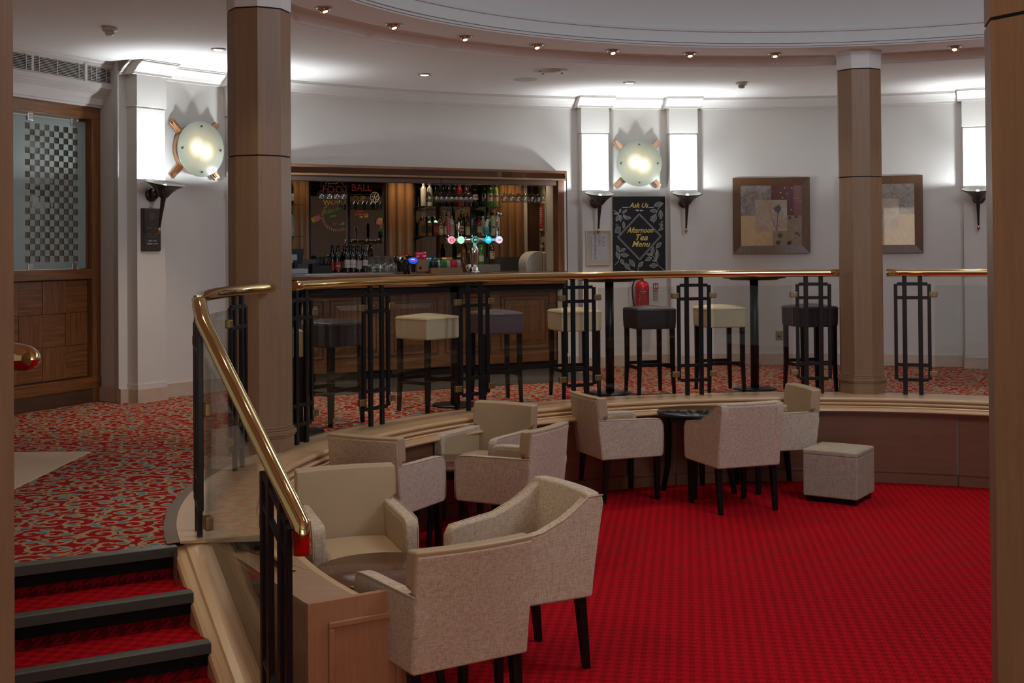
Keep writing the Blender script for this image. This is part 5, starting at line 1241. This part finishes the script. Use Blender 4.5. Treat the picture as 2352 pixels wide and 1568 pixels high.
k = MB(); k.hexa([(-.032, -.03, 0), (.032, -.03, 0), (.032, .05, 0), (-.032, .05, 0)], [(-.040, -.035, .10), (.040, -.035, .10), (.040, .05, .12), (-.040, .05, .12)]); k.hexa([(-.040, -.035, .10), (.040, -.035, .10), (.040, .05, .12), (-.040, .05, .12)], [(-.058, -.02, .15), (.058, -.02, .15), (.055, .06, .19), (-.055, .06, .19)]); k.build('body', M['chrome'], sd_, bevel=.006)
T = Matrix.Rotation(rad(-18), 4, 'X') @ Matrix.Diagonal((1.45, 1, 1, 1))
k = MB(); k.lathe([(.001, -.012), (.040, -.012), (.044, -.006), (.044, .004)], 32, (0, -.025, .135), T, axis='y'); k.build('oval_front', M['black_plastic'], sd_)
k = MB(); k.lathe([(.001, -.0145), (.036, -.0145), (.036, -.012)], 32, (0, -.025, .135), T, axis='y'); k.build('blue_lens', emis('blue_lens_glow', (.01, .07, .55), .9), sd_)
text('PEPSI', .018, (-.008, -.046, .152), sd_, emis('lens_white', (.8, .9, 1), .9), rot=(pi / 2 - rad(18), 0, 0))
MB().lathe([(.001, -.0155), (.010, -.0155), (.010, -.0145)], 14, (.008, -.025, .137), Matrix.Diagonal((1.9, 1, .5, 1)), axis='y').build('red_mark', emis('lens_red', (.6, .02, .06), .8), sd_)
pt_ = BE('side_tap', 1.27, .18, 1.09, 'black and chrome tap leaning left beside the blue lit tap', 'drink tap')
MB().tube([(.05, 0, 0), (.045, 0, .06), (.01, 0, .11), (-.02, 0, .15)], [.022, .022, .03, .034], 14).build('neck', M['black_plastic'], pt_); MB().tube([(.0, -.03, .15), (-.02, .0, .165), (-.03, .03, .17)], .03, 14).build('head', M['chrome'], pt_)
MB().lathe([(.001, -.012), (.040, -.010), (.042, .008), (.001, .012)], 20, (-.055, -.01, .15), axis='x').build('front_disc', M['black_plastic'], pt_)
# --- snacks
def packet(s, o_, z, c, lab, w_=.075, h=.105, grp='snack packets', lean=0, c2=None):
    t = BE('snack_packet', s, o_, z, lab, 'snack packet', grp, rz=random.uniform(-10, 10))
    k = MB(); k.box(-w_ / 2, w_ / 2, -1, 1, 0, h, nx=6, nz=7, fn=lambda x, y, zz: (x * (1 + .04 * sin(zz * 90)), y * (.004 + .020 * max(0, sin(pi * min(1, max(0, zz / h)))) ** .6), zz + .003 * sin(x * 300)))
    b = k.build('pouch', plain('foil_' + '_'.join('%02d' % int(v * 50) for v in c), c, .28, .25), t); 
    for p in b.data.polygons: p.use_smooth = True
    k = MB(); k.box(-w_ / 2, w_ / 2, -.002, .002, h - .002, h + .010); k.build('crimped_top', plain('foil_' + '_'.join('%02d' % int(v * 50) for v in (c2 or c)), c2 or c, .25, .3), t)
    if lean: t.rotation_euler = (rad(lean), 0, rad(BR) + random.uniform(-.2, .2))
for s_, o_, z_, c_, lab in ((1.735 + .055, .47, 1.118, (.02, .02, .02), 'black crisp packet at the left end of the wooden tray'), (1.838, .48, 1.118, (.40, .40, .40), 'silver crisp packet between the black and green ones'), (1.893, .46, 1.118, (.03, .16, .05), 'green crisp packet in the wooden tray'),
                       (1.952, .48, 1.118, (.42, .42, .42), 'silver crisp packet between the green and red ones'), (2.02, .46, 1.118, (.45, .02, .03), 'red crisp packet in the wooden tray'), (2.078, .48, 1.118, (.38, .38, .40), 'silver crisp packet at the right end of the wooden tray')):
    packet(s_, o_, z_, c_, lab, c2=(.4, .05, .05) if 'red' in lab else None)
for s_, c_, lab in ((1.75, (.04, .30, .45), 'blue packet behind the black crisp packet'), (1.84, (.03, .20, .38), 'blue packet behind the silver crisp packet'), (1.93, (.50, .33, .06), 'yellow packet behind the green crisp packet'), (2.0, (.45, .25, .05), 'yellow packet behind the red crisp packet'), (1.885, (.02, .02, .03), 'black packet at the back of the wooden tray')): packet(s_, .535, 1.135, c_, lab, h=.115)
tr_ = BE('wooden_tray', 1.92, .49, 1.09, 'low wooden tray holding crisp packets on the bar', 'tray')
for (x0, x1, y0, y1) in ((-.19, .19, -.075, -.065), (-.19, .19, .075, .085), (-.19, -.18, -.065, .075), (.18, .19, -.065, .075)): MB().box(x0, x1, y0, y1, 0, .055).build('side', M['cardboard'], tr_)
MB().box(-.18, .18, -.065, .075, 0, .012).build('bottom', M['cardboard'], tr_)
cb = BE('cardboard_box', 1.655, .52, 1.104, 'brown cardboard snack box with a round hole on the bar', 'box')
MB().box(-.065, .065, -.05, .06, 0, .085).build('body', M['cardboard'], cb, bevel=.002); MB().lathe([(.001, -.0512), (.016, -.0512), (.016, -.05)], 16, (-.03, 0, .04), axis='y').build('hole', M['dark_void'], cb)
cb2 = BE('cardboard_box', 1.655, .535, 1.19, 'open brown display box of pink packets on top of the cardboard box', 'box')
for (x0, x1, y0, y1) in ((-.07, .07, -.06, -.055), (-.07, .07, .055, .06), (-.07, -.065, -.055, .055), (.065, .07, -.055, .055)): MB().box(x0, x1, y0, y1, 0, .05).build('side', M['cardboard'], cb2)
MB().box(-.065, .065, -.055, .055, 0, .003).build('bottom', M['cardboard'], cb2)
for s_, z_, c_, lab in ((1.615, 1.195, (.50, .02, .09), 'pink packet at the left of the display box'), (1.65, 1.195, (.50, .02, .09), 'pink packet in the middle of the display box'), (1.695, 1.2, (.52, .02, .10), 'tall pink packet at the right of the display box')): packet(s_, .53, z_, c_, lab, w_=.045, h=.115, grp='pink packets in the display box')
hb_ = BE('snack_stack', 1.50, .62, 1.09, 'small stack of coloured snack bags behind the blue lit tap', 'snack bags')
MB().box(-.07, .07, -.04, .05, 0, .15).build('stand', M['black_plastic'], hb_)
for x, c_, z in ((-.06, (.03, .28, .45), .17), (-.02, (.50, .28, .08), .165), (.03, (.5, .03, .09), .185), (.06, (.5, .03, .09), .165)):
    MB().box(x - .022, x + .022, -.03, .0, z - .03, z + .02, nx=4, nz=4, fn=lambda a, b_, c: (a + .004 * sin(c * 200), b_ + .004 * sin(a * 150), c + .006 * sin(a * 160))).build('bag', plain('bag_%d' % int((x + 1) * 100), c_, .3, .2), hb_)
# --- till, caddy, dispenser
po = BE('till', .16, .40, 1.104, 'black touch screen till with grey base at the left end of the bar', 'till')
k = MB(); k.prism([(-.16, .10), (.12, .10), (.145, .26), (-.16, .26)], 'y', .05, .08); k.build('screen', M['black_plastic'], po, bevel=.004); MB().box(-.16, .06, .03, .055, .11, .20).build('grey_panel', M['grey_plastic'], po)
MB().box(-.20, .13, -.12, .10, 0, .055).build('base', M['grey_plastic'], po, bevel=.01); MB().box(.02, .06, -.0, .05, .05, .14).build('stand', M['black_plastic'], po); text('TILL', .012, (.0, -.1215, .03), po, M['black_plastic']).hide_render = False
bpy.data.objects.remove([x for x in KIDS(po) if x.name.startswith('lettering')][0])
cd = BE('napkin_caddy', .458, .40, 1.104, 'black plastic caddy with straws left of the wine bottles', 'caddy')
for (x0, x1, y0, y1, h) in ((-.105, .105, -.06, -.054, .085), (-.105, .105, .054, .06, .105), (-.105, -.099, -.054, .054, .10), (.099, .105, -.054, .054, .10), (-.02, -.015, -.054, .054, .09)): MB().box(x0, x1, y0, y1, 0, h).build('side', M['black_plastic'], cd)
MB().box(-.099, .099, -.054, .054, 0, .004).build('bottom', M['black_plastic'], cd)
k = MB(); rr = random.Random(2)
for i in range(46):
    x = rr.uniform(-.01, .09); y = rr.uniform(-.045, .045); k.tube([(x, y, .006), (x + rr.uniform(-.03, .03), y + rr.uniform(-.02, .02), .175)], .003, 5)
tag(k.build('straws', M['black_plastic'], cd), kind='stuff'); MB().box(-.095, -.03, -.05, .05, .004, .10).build('napkins', M['black_plastic'], cd)
ds = BE('towel_dispenser', 3.27, .86, 1.04, 'white rounded paper towel dispenser at the right end of the bar', 'dispenser')
pr_ = [(-.16, 0)] + [(-.16 + .0, .02)] + [(-.02 + .155 * cos(a), .12 + .155 * sin(a)) for a in [rad(x) for x in (190, 170, 150, 130, 110, 90)]] + [(.05, .272), (.05, 0)]
MB().prism(pr_, 'y', -.10, .10).build('cover', M['white_plastic'], ds, bevel=.012, seg=3)
MB().prism([(.055, .0), (.055, .255), (.12, .268), (.10, 0)], 'y', -.105, .105).build('back_shell', M['white_plastic'], ds, bevel=.008, seg=3)
MB().prism([(.10, 0), (.122, .25), (.15, .1), (.15, 0)], 'y', -.08, .09).build('wall_bracket', M['grey_plastic'], ds)
# notices on the slanting side wall of the bar
WN = math.degrees(math.atan2(1.68, .70))     # direction of that wall in bar coordinates
def side_item(name, u, z, lab, cat):
    s = 3.16 + .70 * u / 1.68; return empty(name, BW(s, .12 + u, z), BR + WN + 180, lab, cat)
t = side_item('licence_notice', 1.32, 1.725, 'gold framed red notice on the white wall inside the bar', 'notice')
MB().box(-.20, .20, -.02, 0, -.175, .175).build('frame', M['brass_dull'], t); MB().box(-.165, .165, -.022, -.02, -.145, .145).build('red_sheet', plain('notice_red', (.42, .03, .04), .6), t); MB().box(-.165, .165, -.0225, -.02, -.16, -.135).build('white_strip', M['paper'], t)
k = MB()
for i in range(9): k.box(-.12, .10 - .02 * (i % 3), -.0235, -.022, .11 - i * .026, .12 - i * .026)
k.build('printed_lines', M['paper'], t)
t = side_item('dark_picture', .72, 1.725, 'dark framed picture right of the red notice inside the bar', 'picture'); MB().box(-.18, .18, -.02, 0, -.17, .17).build('frame', M['oak_deep'], t); MB().box(-.15, .15, -.022, -.02, -.14, .14).build('image', M['bronze'], t)
t = side_item('wall_socket', 1.25, 1.375, 'brown socket with a white plug inside the bar', 'socket'); MB().box(-.07, .07, -.01, 0, -.045, .045).build('plate', M['bronze'], t); MB().box(-.02, .05, -.05, -.01, -.02, .015).build('plug', M['white_plastic'], t)
t = side_item('light_switch', .5, 1.37, 'white switch plate above the towel dispenser', 'switch'); MB().box(-.05, .05, -.008, 0, -.05, .05).build('plate', M['white_plastic'], t)
# warm lamps over the bar
for s, o_, p_ in ((.66, 1.35, 5), (1.92, 1.35, 12), (3.35, 1.35, 10), (2.6, 1.15, 5), (.9, .7, 8), (2.2, .7, 9), (3.0, .6, 8)):
    q = BW(s, o_, 2.36); l = light('bar_spot', 'SPOT', tuple(q), p_, (1, .74, .45), .03, spot=110, blend=.7); aim(l, tuple(BW(s, o_ + (.25 if o_ > 1 else -.02), 1.0)))

# lettering curves become plain meshes
bpy.context.view_layer.update(); dg = bpy.context.evaluated_depsgraph_get()
for o in [x for x in bpy.data.objects if x.type == 'FONT']:
    me = bpy.data.meshes.new_from_object(o.evaluated_get(dg)); nm = o.name.split('.')[0]; par = o.parent; mb_ = o.matrix_basis.copy()
    m_ = o.data.materials[0]; bpy.data.objects.remove(o); n_ = bpy.data.objects.new(nm, me); COL.objects.link(n_); n_.parent = par; n_.matrix_basis = mb_
    if not me.materials: me.materials.append(m_)
